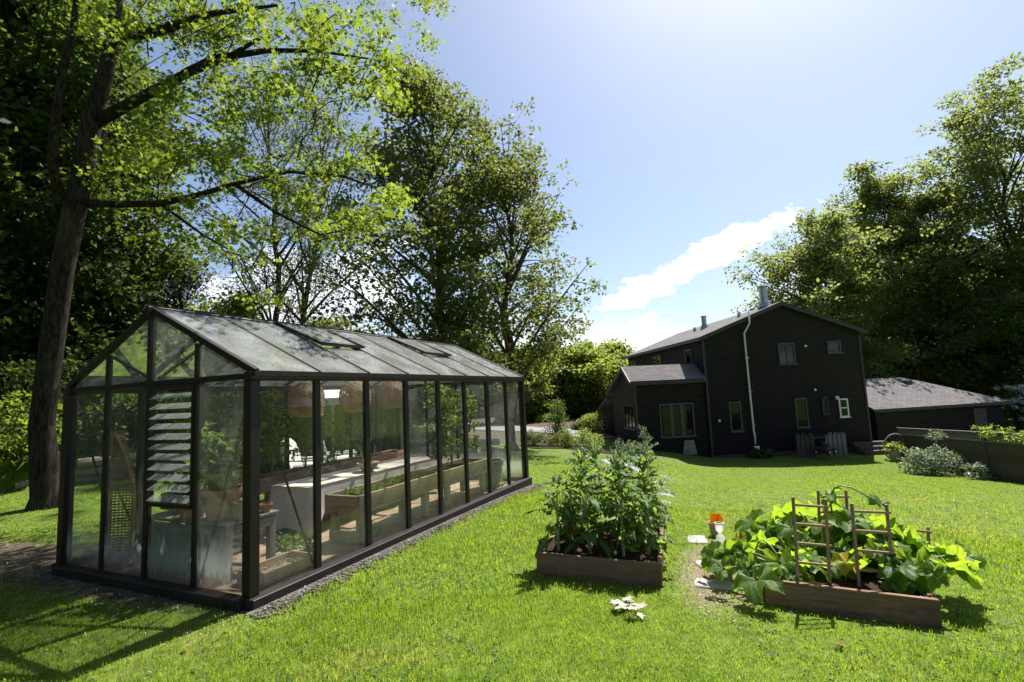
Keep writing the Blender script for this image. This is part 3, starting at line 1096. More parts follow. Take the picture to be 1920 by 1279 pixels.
# shell: five-sided gable body
MB().prism([(0, 0, -1.2), (UW, 0, -1.2), (UW, 0, ZEV), (UC, 0, ZPK), (0, 0, ZEV)], (0, VD, 0)).build('wall', SD, hs)
ov = .28
sl = (ZPK-ZEV)/UC
rf = roof_slab('roof', [(-ov, -ov, ZEV-sl*ov+.10), (-ov, VD+ov, ZEV-sl*ov+.10), (UC, VD+ov, ZPK+.10), (UC, -ov, ZPK+.10)], .09, SH, hs)
rf2 = roof_slab('roof', [(UW+ov, -ov, ZEV-sl*ov+.10), (UW+ov, VD+ov, ZEV-sl*ov+.10), (UC, VD+ov, ZPK+.10), (UC, -ov, ZPK+.10)], .09, SH, hs)
fm = MB()
fm.beam((-ov, -ov-.012, ZEV-sl*ov), (UC, -ov-.012, ZPK), .025, .17); fm.beam((UW+ov, -ov-.012, ZEV-sl*ov), (UC, -ov-.012, ZPK), .025, .17)
fm.build('barge_board', TD, hs)
MB().box((-ov-.012, -ov, ZEV-sl*ov-.06), (-ov+.012, VD+ov, ZEV-sl*ov+.07)).build('fascia', TD, hs)
for z in (-1.2,):
    MB().box((-.02, -.03, z), (UW+.02, -.001, .18)).build('plinth', MATS['skirting'], hs)
for u in (0.0, UW):
    MB().box((u-.05, -.025, .19), (u+.05, -.002, ZEV-.12)).build('corner_board', TD, hs)


def fw_(x0, y0, x1, y1, cols=1, rows=1, frame=None, v=0.0, **k):
    u0, z1 = HP(x0, y0, v); u1, z0 = HP(x1, y1, v)
    return window(hs, u0, u1, z0, z1, v, cols, rows, frame, **k)


fw_(1457, 644, 1492, 682, 2, 1)
fw_(1549, 640, 1577, 661, 1, 1)
fw_(1365, 754, 1393, 808, 1, 1)
fw_(1488, 747, 1517, 801, 1, 1)
fw_(1539, 745, 1554, 776, 1, 1, TD)
fw_(1571, 748, 1592, 781, 1, 2, MATS['white_paint'], fw=.06)
# side windows upstairs, facing the trees
for x0, y0, x1, y1, cc in ((1285, 657, 1297, 691, 1), (1224, 669, 1240, 697, 2), (1181, 678, 1193, 700, 2)):
    v1, z1 = HS(x0, y0); v0, _ = HS(x1, y0+3); _, z0 = HS(x1, y1)
    window(hs, min(v0, v1), max(v0, v1), z0, z1, 0.0, cc, 1, WT, axis='v', sgn=-1)
# chimney flue, vents and downpipe
def roofz(u):
    return ZPK-sl*abs(u-UC)+.10


def flue(px, py_top, py_bot, r, v, m, name, capd=True):
    u, zt = HP(px, py_top, v); zb = roofz(u)-.05
    f = MB(); f.tube([(u, v, zb), (u, v, zt-.06)], r, 14)
    o = f.build(name, m, hs, smooth=False)
    if capd:
        MB().lathe([(r*1.35, zt-.03), (r*1.35, zt), (.001, zt+.02)], c=(u, v, 0), n=14).build('cap', m, o)
        MB().tube([(u, v, zt-.06), (u, v, zt-.03)], r*.9, 10).build('collar', m, o)
    MB().lathe([(r*1.9, zb), (r*1.15, zb+.26)], c=(u, v, 0), n=14).build('flashing', m, o)


flue(1430, 537, 590, .19, .9, MATS['steel'], 'chimney_flue')
flue(1385, 586, 600, .05, 1.4, MATS['steel'], 'roof_vent', False)
flue(1319, 593, 617, .13, 4.5, MATS['steel'], 'roof_vent')
flue(1302, 612, 623, .06, 5.5, MATS['steel'], 'roof_vent', False)
dpx = [HP(1396, 584), HP(1398, 608), HP(1393, 626), HP(1411, 808), HP(1413, 817), HP(1414, 832)]
pts = [(u, -.10, z) for u, z in dpx]; pts[0] = (pts[0][0], -.36, pts[0][2]); pts[1] = (pts[1][0], -.34, pts[1][2])
dp = MB().tube(pts, .044, 10).build('downpipe', MATS['downpipe'], hs, smooth=True)
for t in (.25, .6, .93):
    p = Vector(pts[2]).lerp(Vector(pts[3]), t)
    MB().box((p.x-.09, -.165, p.z-.03), (p.x+.09, -.003, p.z+.0)).build('bracket', MATS['steel'], dp)
u, z = HP(1415, 838)
MB().lathe([(.001, z-.14), (.12, z-.10), (.14, z+.02), (.12, z+.05), (.001, z+.06)], c=(u, -.16, 0), n=16).build('drain_cap', MATS['downpipe'], dp, smooth=True)
u, z = HP(1565, 746)
wl = MB().lathe([(.001, z-.10), (.07, z-.07), (.10, z), (.07, z+.07), (.001, z+.10)], c=(u, -.16, 0), n=14).build('wall_lamp', MATS['white_paint'], hs, smooth=True)
MB().box((u-.03, -.09, z-.03), (u+.03, -.002, z+.03)).build('bracket', MATS['steel'], wl)
for px, py in ((1527, 731), (1509, 649), (1348, 789)):
    u, z = HP(px, py)
    MB().lathe([(.001, -.06), (.055, -.05), (.06, -.002)], n=10).build('wall_fitting', MATS['downpipe'], hs).matrix_local = Matrix.Translation((u, -.03, z)) @ Matrix.Rotation(math.radians(-90), 4, 'X')
# porch steps at the right of the front
u0, z0 = HP(1592, 838)
for k in range(3):
    MB().box((u0, -.35-.3*(2-k), -.5), (u0+1.6, -.06-.3*(2-k), .12+.16*k)).build('step', MATS['fence_wood'], hs, bevel=.01)

# ---- the single storey wing on the left of the house
AV = .12                                     # set a little back from the gable front
uA, _ = HP(1198, 850, AV); _, zA = HP(1190, 713, AV); _, zAr = HP(1335, 707, AV)
zA = (zA+zAr)/2
ad = thing('house_wing', HO, 'single storey dark wing with triple window beside the tall gable', 'house wing', rz=HA)
d1 = 1.0; rise = .62; d2 = 3.9
_v, _ = HS(1156, 840, uA)
d2 = max(2.5, min(_v-d1+.0, 5.0))
drop = rise*d2/1.05
zr = zA+rise
MB().prism([(uA, AV, -1.2), (uA, AV, zA), (uA, AV+d1, zr), (uA, AV+d1+d2, zr-drop*.62), (uA, AV+d1+d2, -1.2)], (-uA-.004, 0, 0)).build('wall', SD, ad)
s1 = rise/d1
oe = .22
roof_slab('roof', [(uA-.25, AV-oe, zA-oe*s1+.09), (-.01, AV-oe, zA-oe*s1+.09), (-.01, AV+d1, zr+.09), (uA-.25, AV+d1, zr+.09)], .10, SH, ad)
s2 = drop*.62/d2
roof_slab('roof', [(uA-.25, AV+d1+d2+.5, zr-s2*(d2+.5)+.09), (-.01, AV+d1+d2+.5, zr-s2*(d2+.5)+.09), (-.01, AV+d1, zr+.09), (uA-.25, AV+d1, zr+.09)], .10, SH, ad)
MB().beam((uA-.262, AV-oe, zA-oe*s1-.02), (uA-.262, AV+d1, zr-.02), .022, .19).beam((uA-.262, AV+d1, zr-.02), (uA-.262, AV+d1+d2+.5, zr-s2*(d2+.5)-.02), .022, .19).build('barge_board', WT, ad)
MB().box((uA-.25, AV-oe-.02, zA-oe*s1-.10), (-.02, AV-oe, zA-oe*s1+.06)).build('fascia', TD, ad)
MB().box((uA-.03, AV-.03, .1), (uA+.08, AV-.002, zA-.1)).build('corner_board', TD, ad)
u0, z1 = HP(1235, 758, AV); u1, z0 = HP(1304, 817, AV)
window(ad, u0, u1, z0, z1, AV, 3, 1, WT, fw=.06, sash=.16)
u, z = HP(1291, 838, AV)
MB().prism([(u-.34, AV-.05, z-.35), (u+.34, AV-.05, z-.35), (u+.22, AV-.05, z+.30), (u-.22, AV-.05, z+.30)], (0, -.10, 0)).build('cellar_hatch', MATS['grey_plank'], ad, bevel=.01)
v0, z1 = HS(1196, 760, uA); v1, _ = HS(1171, 760, uA); _, z0 = HS(1194, 806, uA)
v0, v1 = max(AV+.12, min(v0, v1)), max(v0, v1)
window(ad, v0, min(v1, AV+d1+d2-.3), z0, z1, uA, 3, 1, TD, axis='v', sgn=-1, sash=.07)
# lower rear part of the wing, seen past the corner
MB().prism([(uA+.25, AV+d1+d2+.02, -1.2), (uA+.25, AV+d1+d2+.02, zr-drop*.62-.05), (uA+.25, AV+d1+d2+3.4, zr-drop*.62-1.1), (uA+.25, AV+d1+d2+3.4, -1.2)], (2.4, 0, 0)).build('rear_wall', SD, ad)
zq = zr-s2*(d2+.5)-.14
roof_slab('rear_roof', [(uA-.3, AV+d1+d2+3.9, zq-1.25), (uA+2.7, AV+d1+d2+3.9, zq-1.25), (uA+2.7, AV+d1+d2+.3, zq), (uA-.3, AV+d1+d2+.3, zq)], .10, SH, ad)

# ---- garage on the right
GF = 22.0
g0 = at(1641, 768, 25.6); g1 = at(1897, 752, 27.4)
g1[2] = g0[2]
GU = g1-g0; GU[2] = 0; GL = float(np.linalg.norm(GU)); GU /= GL; GVv = np.array((-GU[1], GU[0], 0))
GA = math.atan2(GU[1], GU[0])
gz = -2.0
gr = thing('garage', (g0[0], g0[1], gz), 'low dark garage with a wide pale hip roof beside the house', 'garage', rz=GA)
ze = float(g0[2]-gz); oh = .3; gd = 6.4
zrid = ze+1.55
MB().box((oh, oh, -1.0), (GL-oh, gd-oh, ze-.10)).build('wall', SD, gr)
rx1 = GL-3.3
roof_slab('roof', [(-.05, 0, ze), (GL, 0, ze), (rx1, gd/2, zrid), (-.05, gd/2, zrid)], .10, SH, gr)
roof_slab('roof', [(GL, 0, ze), (GL, gd, ze), (rx1, gd/2, zrid)], .10, SH, gr)
roof_slab('roof', [(GL, gd, ze), (-.05, gd, ze), (-.05, gd/2, zrid), (rx1, gd/2, zrid)], .10, SH, gr)
MB().box((-.05, -.015, ze-.16), (GL, .006, ze-.02)).build('fascia', TD, gr)
MB().box((rx1-.75, gd/2-.85, zrid-.42), (rx1-.32, gd/2-.45, zrid-.20)).build('roof_vent', MATS['dark_iron'], gr, bevel=.01)
MB().box((GL-2.35, oh-.05, .05), (GL-1.5, oh-.002, 1.75)).build('door', MATS['fence_wood'], gr)
# wagon wheel leaning at the garage corner
wc = at(1672, 812, 21.6)
ww = thing('wagon_wheel', (wc[0], wc[1], tz(wc[0], wc[1])), 'old iron wagon wheel leaning by the garage wall', 'wheel', rz=GA)
R_ = .52
MB().tube([(R_*math.cos(a), -.02-.10*math.sin(a), .52+R_*math.sin(a)) for a in np.linspace(0, 2*math.pi, 33)], .035, 6, cap=False).build('rim', MATS['grey_plank'], ww)
MB().tube([(0, -.09, .52), (0, .06, .52)], .09, 10).build('hub', MATS['grey_plank'], ww)
for k in range(12):
    a = k*math.pi/6
    MB().tube([(.08*math.cos(a), -.02, .52+.08*math.sin(a)), (R_*math.cos(a), -.02-.10*math.sin(a), .52+R_*math.sin(a))], .018, 5).build('spoke', MATS['grey_plank'], ww)
# bench rail beside the wheel
bc = at(1690, 830, 20.8)
# potted plant by the fence end
pp = at(1677, 845, 21.0); pz = tz(pp[0], pp[1])
hp = pot('plant_pot', (pp[0], pp[1], pz), .24, .42, MATS['clay_pale'], 'pale pot of yellow green leaves at the fence end')

# ---- slatted wood rack, mower by the front wall
ur0, _ = HP(1497, 850, -.9); ur1, _ = HP(1588, 850, -.9); _, zrk = HP(1540, 812, -.9); _, zrb = HP(1540, 853, -.9)
wr = thing('wood_rack', HO, 'low rack of upright weathered boards against the house front', 'rack', rz=HA)
nb = 22
for k in range(nb):
    u = ur0+(ur1-ur0)*k/(nb-1)
    if 8 <= k <= 12: continue
    h = zrk+.06*math.sin(k*2.3)-.03*(k % 3)
    plank('board', (u, -.9+.03*(k % 2), zrb-.1), (u, -.9+.03*(k % 2), h), .03, .085+.02*(k % 2), MATS['grey_plank' if k > 11 else 'fence_wood'], wr, up=(1, 0, 0))
for z in (zrb+.18, zrk-.2):
    plank('rail', (ur0, -.86+.03, z), (ur1, -.86+.03, z), .03, .07, MATS['fence_wood'], wr)
um, zm = HP(1548, 852, -1.5)
mw = thing('lawn_mower', HO+um*HU-1.5*HV+np.array((0, 0, zm)), 'dark red lawn mower parked before the wood rack', 'mower', rz=HA+.5)
MB().prism([(-.30, -.24, .14), (.30, -.24, .14), (.34, -.24, .24), (.22, -.24, .34), (-.22, -.24, .34), (-.34, -.24, .24)], (0, .48, 0)).build('deck', MATS['red_paint'], mw, bevel=.02)
MB().lathe([(.15, .34), (.16, .44), (.12, .52), (.05, .55), (.001, .55)], n=16).build('engine', MATS['dark_iron'], mw)
for sx in (-.26, .26):
    for sy in (-.28, .28):
        w = MB().tube([(sx, sy-.03, .12), (sx, sy+.03, .12)], .12, 16).build('wheel', MATS['rubber'], mw)
        MB().tube([(sx, sy-.035, .12), (sx, sy+.035, .12)], .06, 10).build('hub', MATS['white_paint'], w)
MB().tube([(-.28, -.2, .25), (-.85, -.2, .95), (-.85, .2, .95), (-.28, .2, .25)], .016, 6).build('handle', MATS['dark_iron'], mw)

# ---- fence along the right
FB0, FB1 = gnd(1690, 856), gnd(1922, 908)
fd = (FB1-FB0)[:2]; fl_ = float(np.linalg.norm(fd)); fd /= fl_
FB2 = FB1[:2]+fd*4.0
fang = math.atan2(fd[1], fd[0])


def fence_s(px):
    d = ray(px, 860)[:2]; n2 = np.array((-fd[1], fd[0]))
    t = np.dot(FB0[:2]-CAM[:2], n2)/np.dot(d, n2)
    return float(np.dot(CAM[:2]+t*d-FB0[:2], fd))


segs = [0.0, fence_s(1764), fence_s(1852), fl_*1.06, fl_*1.35]
print('FENCE', segs, fl_)
FH = 1.33
ZT0 = CAM[2]+ray(1690, 802)[2]*np.dot(FB0[:2]-CAM[:2], ray(1690, 802)[:2])/np.dot(ray(1690, 802)[:2], ray(1690, 802)[:2])
ZT1 = CAM[2]+ray(1922, 813)[2]*np.dot(FB1[:2]-CAM[:2], ray(1922, 813)[:2])/np.dot(ray(1922, 813)[:2], ray(1922, 813)[:2])
labs = ['panelled fence section with lattice top beside the potted plant', 'panelled fence section with lattice top behind the pale leaved shrub',
        'panelled fence section with pale vines over its lattice', 'last panelled fence section beyond the climbing vines']
FWm = MATS['fence_wood']
for k in range(4):
    a = FB0[:2]+fd*segs[k]; b = FB0[:2]+fd*segs[k+1]
    za, zb = [ZT0+(ZT1-ZT0)*q/fl_-FH for q in (segs[k], segs[k+1])]
    th_ = thing('fence', (a[0], a[1], za), labs[k], 'fence', rz=fang)
    L = segs[k+1]-segs[k]
    th_.rotation_euler = (0, -math.atan2(zb-za, L), fang)
    plank('post', (.04, 0, -.9), (.04, 0, FH+.02), .10, .10, FWm, th_, up=(0, 1, 0))
    if k == 3: plank('post', (L-.05, 0, -.4), (L-.05, 0, FH+.02), .10, .10, FWm, th_, up=(0, 1, 0))
    plank('top_rail', (.10, 0, FH-.02), (L-.012, 0, FH-.02), .09, .04, MATS['grey_plank'], th_)  # paler wood than the boards: sunlit rim put into the colour
    plank('lattice_rail', (.10, 0, FH-.30), (L-.012, 0, FH-.30), .06, .035, MATS['grey_plank'], th_)
    plank('bottom_rail', (.10, 0, .06), (L-.012, 0, .06), .05, .07, FWm, th_)
    nb = int(L/.15)
    for j in range(nb):
        x = .10+(L-.12)*(j+.5)/nb
        plank('board', (x, .0, -.9), (x, .0, FH-.319), .02, (L-.12)/nb-.006, FWm, th_, up=(1, 0, 0), bevel=.002)
    lt = MB()
    hL = .235
    s_ = .125
    x = .10-hL
    while x < L-.02:
        for sg, yo in ((1, .012), (-1, -.012)):
            xa, xb = (x, x+hL) if sg > 0 else (x+hL, x)
            zl, zh = FH-.281, FH-.046
            # clip to panel
            if min(xa, xb) < .095 or max(xa, xb) > L-.01: continue
            lt.beam((xa, yo, zl), (xb, yo, zh), .034, .010, up=(0, 1, 0))
        x += s_
    lt.build('lattice', MATS['grey_plank'], th_)  # paler strips: sunlit lattice lines put into the colour

# ---- rocks near the fence end
for k, (px, py, r, lab) in enumerate(((1712, 853, .34, 'flat pale rock at the foot of the fence end'), (1742, 857, .42, 'long flat rock under the pale leaved shrub'), (1760, 863, .30, 'broken flat stone beside the shrub stems'))):
    p = gnd(px, py)
    v = ICV*np.array((r*1.5, r, r*.28))*rng.uniform(.8, 1.15, (len(ICV), 1))
    o = np_mesh('rock', v, ICF, MATS['rock']); o.location = (p[0], p[1], p[2]+.03); tag(o, lab, 'rock')

# ---- far cottage between the trees, patio parasol, outdoor chairs
fh = at(1047, 760, 52)
fc = thing('cottage', (fh[0], fh[1], fh[2]-2.0), 'small far brown cottage gable between the bushes', 'house', rz=.9)
MB().prism([(-2.6, 0, -1), (2.6, 0, -1), (2.6, 0, 2.6), (0, 0, 4.6), (-2.6, 0, 2.6)], (0, 6, 0)).build('wall', MATS['trellis_wood'], fc)
roof_slab('roof', [(-3.0, -.4, 2.4), (-3.0, 6.4, 2.4), (0, 6.4, 4.72), (0, -.4, 4.72)], .1, SH, fc)
roof_slab('roof', [(3.0, -.4, 2.4), (3.0, 6.4, 2.4), (0, 6.4, 4.72), (0, -.4, 4.72)], .1, SH, fc)


def parasol(loc, R, H, label, rz=0.0, tilt=0.0):
    t = thing('parasol', loc, label, 'parasol', rz=rz)
    MB().tube([(0, 0, 0), (0, 0, H)], .022, 8).build('pole', MATS['white_paint'], t)
    n = 8; vs = [(0, 0, H+.02)]
    for k in range(n):
        a = 2*math.pi*k/n
        vs.append((R*math.cos(a), R*math.sin(a), H-.38*R))
    for k in range(n):
        a = 2*math.pi*k/n
        vs.append((R*math.cos(a)*1.0, R*math.sin(a)*1.0, H-.38*R-.13))
    fs = [(0, k+1, (k+1) % n+1) for k in range(n)]+[(k+1, n+k+1, n+(k+1) % n+1, (k+1) % n+1) for k in range(n)]
    MB().add(vs, fs).build('canopy', MATS['canvas_white'], t)
    for k in range(n):
        a = 2*math.pi*k/n
        MB().tube([(0, 0, H-.02), (R*.98*math.cos(a), R*.98*math.sin(a), H-.38*R-.02)], .008, 4).build('rib', MATS['grey_plank'], t)
    return t


pp = at(1145, 772, 31.5)
parasol((pp[0], pp[1], tz(pp[0], pp[1])), 1.0, float(pp[2]-tz(pp[0], pp[1]))+.15, 'small white parasol by the house wing')
pp = at(624, 745, 10.2)
parasol((pp[0], pp[1], tz(pp[0], pp[1])), .62, float(pp[2]-tz(pp[0], pp[1]))+.22, 'white garden parasol seen through the greenhouse glass', .4)


def armchair(px, py, F, rz, label):
    p = at(px, py, F); z = tz(p[0], p[1])
    t = thing('garden_chair', (p[0], p[1], z), label, 'chair', rz=rz)
    for x in (-.28, .28):
        for y in (-.28, .26):
            plank('leg', (x, y, 0), (x, y, .34), .05, .05, MATS['white_paint'], t, up=(0, 1, 0))
        plank('armrest', (x, -.32, .58), (x, .32, .58), .08, .03, MATS['white_paint'], t)
        plank('arm_post', (x, -.28, .34), (x, -.28, .564), .05, .05, MATS['white_paint'], t, up=(0, 1, 0))
    plank('seat', (0, -.30, .36), (0, .30, .36), .60, .04, MATS['white_paint'], t)
    MB().box((-.26, -.30, .382), (.26, .22, .50)).build('seat_cushion', MATS['cushion'], t, bevel=.04)
    m = MB()
    prof = [(-.27, .40), (-.29, .70), (-.22, .93), (-.08, 1.02), (.08, 1.02), (.22, .93), (.29, .70), (.27, .40)]
    m.prism([(x, .24+(z_-.4)*.28, z_) for x, z_ in prof], (0, .13, .02))
    m.build('back_cushion', MATS['cushion'], t, bevel=.03)
    return t


armchair(578, 868, 10.6, 1.9, 'rounded pale cushioned garden chair behind the long planter')
armchair(640, 862, 11.6, 2.4, 'white garden chair under the parasol beyond the glass')

# ================================================================== FOLIAGE KIT
LEAF2 = (np.array([(0, 0, 0), (-.34, .48, .10), (0, 1, -.04), (.34, .48, .10)]), np.array([(0, 1, 2), (0, 2, 3)]))
NARROW = (np.array([(0, 0, 0), (-.17, .45, .05), (0, 1, -.10), (.17, .45, .05)]), np.array([(0, 1, 2), (0, 2, 3)]))
_mp = [(0, 0), (.40, .04), (.26, .30), (.60, .52), (.24, .54), (0, 1.0), (-.24, .54), (-.60, .52), (-.26, .30), (-.40, .04)]
MAPLE = (np.array([(x, y-.1, .10*abs(x)-.10*y*y) for x, y in _mp]), np.array([tuple(range(len(_mp)))]))


def leaf_cloud(C, S, shape, r, upbias=.35, droop=0.0):
    """C (n,3) positions, S (n,) sizes -> vertices, faces of n leaves with scattered attitudes"""
    n = len(C)
    N = r.normal(0, 1, (n, 3)); N[:, 2] = np.abs(N[:, 2])*.6+upbias*1.6
    N /= np.linalg.norm(N, axis=1)[:, None]
    T = r.normal(0, 1, (n, 3)); T[:, 2] -= droop
    T -= (T*N).sum(1)[:, None]*N; T /= np.linalg.norm(T, axis=1)[:, None]
    B = np.cross(T, N)
    sv, sf = shape
    v = C[:, None]+S[:, None, None]*(sv[None, :, 0, None]*B[:, None]+sv[None, :, 1, None]*T[:, None]+sv[None, :, 2, None]*N[:, None])
    F = (sf[None]+(np.arange(n)*len(sv))[:, None, None]).reshape(-1, sf.shape[1])
    return v.reshape(-1, 3), F


def blobs_to_leaves(tips, rad, per, r, flat=.6, hollow=.35):
    """tips (m,3), rad (m,) -> leaf positions in sprays round the twig ends"""
    m = len(tips)
    cnt = np.maximum(3, r.poisson(per*(rad/np.mean(rad))**2))
    idx = np.repeat(np.arange(m), cnt)
    d = r.normal(0, 1, (len(idx), 3)); d /= np.linalg.norm(d, axis=1)[:, None]
    q = (hollow+(1-hollow)*r.random(len(idx))**.7)[:, None]*d
    q[:, 2] *= flat
    return tips[idx]+q*rad[idx][:, None]


def bez(p0, p1, p2, n):
    t = np.linspace(0, 1, n)[:, None]
    return (1-t)**2*p0+2*t*(1-t)*p1+t*t*p2


def skeleton(r, base, H, R, lo, prof, lean=(0, 0), nl=26, tr=.22, up=.55, sub=6, fork=0.0, trunk_top=.9):
    """tubes [(pts, radii, sides)], tips array, tip radii scale"""
    tubes = []; tips = []
    base = np.array(base, float); top = base+np.array((lean[0], lean[1], H*trunk_top))
    n = 10
    tp = []
    for i in range(n):
        t = i/(n-1)
        tp.append(base+(top-base)*t+np.array((r.normal(0, .012), r.normal(0, .012), 0))*H*min(1, t*2)*(1 if i else 0))
    tp = np.array(tp)
    rad = [tr*(1.45 if i == 0 else 1.0)*(1-.93*(i/(n-1))**.9)+.015 for i in range(n)]
    tp2 = np.vstack([tp[0]-np.array((0, 0, .4)), tp[0], tp[0]+(tp[1]-tp[0])*.18, tp[1:]])
    rad2 = [rad[0]*1.25, rad[0]*1.1, tr*1.05]+rad[1:]
    tubes.append((tp2, rad2, 10))

    def tpos(t):
        s = t*(n-1); i = min(int(s), n-2)
        return tp[i]+(tp[i+1]-tp[i])*(s-i), rad[i]+(rad[i+1]-rad[i])*(s-i)
    az0 = r.random()*6.28; ph = r.uniform(0, 6.28, 3)
    for k in range(nl):
        f = (k+.5)/nl
        hz = lo+(1-lo)*f                       # height fraction where the limb's end is to lie
        a = az0+k*2.399+r.normal(0, .25)
        reach = R*prof(f)*r.uniform(.70, 1.14)*(1+.20*math.sin(2*a+ph[0]+f*5)+.14*math.sin(3*a+ph[1]-f*9))
        t0 = max(lo*.55, hz-(.10+.18*r.random()))*1.0
        p0, rr = tpos(min(.98, t0/trunk_top))
        end = base+np.array((lean[0], lean[1], 0))*hz+np.array((math.cos(a)*reach, math.sin(a)*reach, hz*H+r.normal(0, .02)*H))
        mid = p0+(end-p0)*.5+np.array((0, 0, up*reach*r.uniform(-.12, .30)))
        lp = bez(p0, mid, end, 7)
        r0 = min(rr*.62, .016*reach+.025)
        tubes.append((lp, np.linspace(r0, .012, 7), 6))
        L = np.linalg.norm(end-p0)
        tips.append(end)
        d = (end-p0)/max(L, .01)
        for s in range(sub):
            u = r.uniform(.30, .97)
            q = lp[int(u*6)]
            dv = d*.7+r.normal(0, .6, 3); dv[2] = dv[2]*.5+.12
            dv /= np.linalg.norm(dv)
            l2 = L*r.uniform(.16, .36)*(1.15-u*.5)+.25
            e2 = q+dv*l2
            tubes.append((bez(q, q+dv*l2*.5+np.array((0, 0, .06*l2)), e2, 4), np.linspace(max(.012, r0*.42*(1-u*.5)), .006, 4), 4))
            tips.append(e2); tips.append(q+dv*l2*.55+r.normal(0, .12*l2, 3))
            for _ in range(2):
                tips.append(e2+r.normal(0, .28*l2+.1, 3)*np.array((1, 1, .6)))
    return tubes, np.array(tips)


TRI = [0]


def tree(name, base, label, cat='tree', H=12, R=4, lo=.25, prof=None, lean=(0, 0), nl=26, tr=.22, sub=6, per=30, blob=.55, leaf=.16, shape=LEAF2,
         lm='leaf_olive', bm='bark', seed=1, group=None, extra=None, up=.55, flat=.6, upbias=.35, droop=0.0, trunk_top=.9, crown='crown'):
    r = np.random.default_rng(seed)
    per *= .71; leaf *= 1.16
    base = np.array(base, float)
    prof = prof or (lambda f: math.sin(math.pi*(f*.86+.12))**.65)
    tubes, tips = skeleton(r, base, H, R, lo, prof, lean, nl, tr, up, sub, trunk_top=trunk_top)
    if extra is not None:
        et, ep = extra(r)
        tubes += et
        if len(ep): tips = np.vstack([tips, ep])
    t = thing(name, base, label, cat, group)
    m = MB(base)
    for p, ra, n in tubes[:1]: m.tube(p, ra, n)
    m.build('trunk', MATS[bm], t, smooth=True)
    m = MB(base)
    for p, ra, n in tubes[1:]: m.tube(p, ra, n, cap=False)
    m.build('branches', MATS[bm], t, smooth=True)['kind'] = 'stuff'
    rad = blob*r.uniform(.6, 1.35, len(tips))
    C = blobs_to_leaves(tips-base, rad, per, r, flat)
    S = leaf*r.uniform(.6, 1.25, len(C))
    v, F = leaf_cloud(C, S, shape, r, upbias, droop)
    TRI[0] += len(F)*(F.shape[1]-2)
    o = np_mesh(crown, v, F, MATS[lm], t)
    o['kind'] = 'stuff'
    return t


def bush(name, base, label, rx, ry, h, n=2500, leaf=.10, lm='leaf_bush', seed=1, group=None, shape=LEAF2, cat='bush', lumps=26, stems=7, low=.05, upbias=.35, kindstuff=True):
    """low plant of many stems; foliage in uneven lumps with gaps"""
    r = np.random.default_rng(seed)
    base = np.array(base, float)
    t = thing(name, base, label, cat, group)
    d = r.normal(0, 1, (lumps, 3)); d /= np.linalg.norm(d, axis=1)[:, None]; d[:, 2] = np.abs(d[:, 2])
    q = d*r.uniform(.45, .95, (lumps, 1))
    tips = np.column_stack([q[:, 0]*rx, q[:, 1]*ry, low*h+q[:, 2]*h*(1-low)])
    m = MB()
    for k in range(stems):
        e = tips[k % lumps]
        m.tube(bez(np.array((r.normal(0, .06*rx), r.normal(0, .06*ry), -.05)), np.array((e[0]*.3, e[1]*.3, e[2]*.6)), e, 5), np.linspace(.02*h+.004, .004, 5), 5, cap=False)
    m.build('stem', MATS['bark'], t)
    rad = (rx+ry+h)/3*r.uniform(.22, .42, lumps)
    C = blobs_to_leaves(tips, rad, n/lumps, r, .8, .25)
    C[:, 2] = np.maximum(C[:, 2], .02)
    v, F = leaf_cloud(C, leaf*r.uniform(.6, 1.3, len(C)), shape, r, upbias)
    TRI[0] += len(F)*(F.shape[1]-2)
    o = np_mesh('foliage', v, F, MATS[lm], t)
    o['kind'] = 'stuff'
    return t


def foot(px, F, py=760):
    p = at(px, py, F)
    return np.array((p[0], p[1], tz(p[0], p[1])))


def topH(base, px, py, F):
    return float(at(px, py, F)[2]-base[2])


# ---------------------------------------------------------------- the big maple by the log wall
B1 = np.array((-8.0, 1.95, 0.0)); B1[2] = tz(B1[0], B1[1])
FD = float(np.dot(B1-CAM, _f))


def limb_px(pts, r0, r1, dd=None):
    """branch drawn through points of the photograph; dd = how far each point stands nearer or farther"""
    dd = dd or [0]*len(pts)
    P = np.array([at(x, y, FD+d) for (x, y), d in zip(pts, dd)])
    return P, np.linspace(r0, r1, len(P)), 8


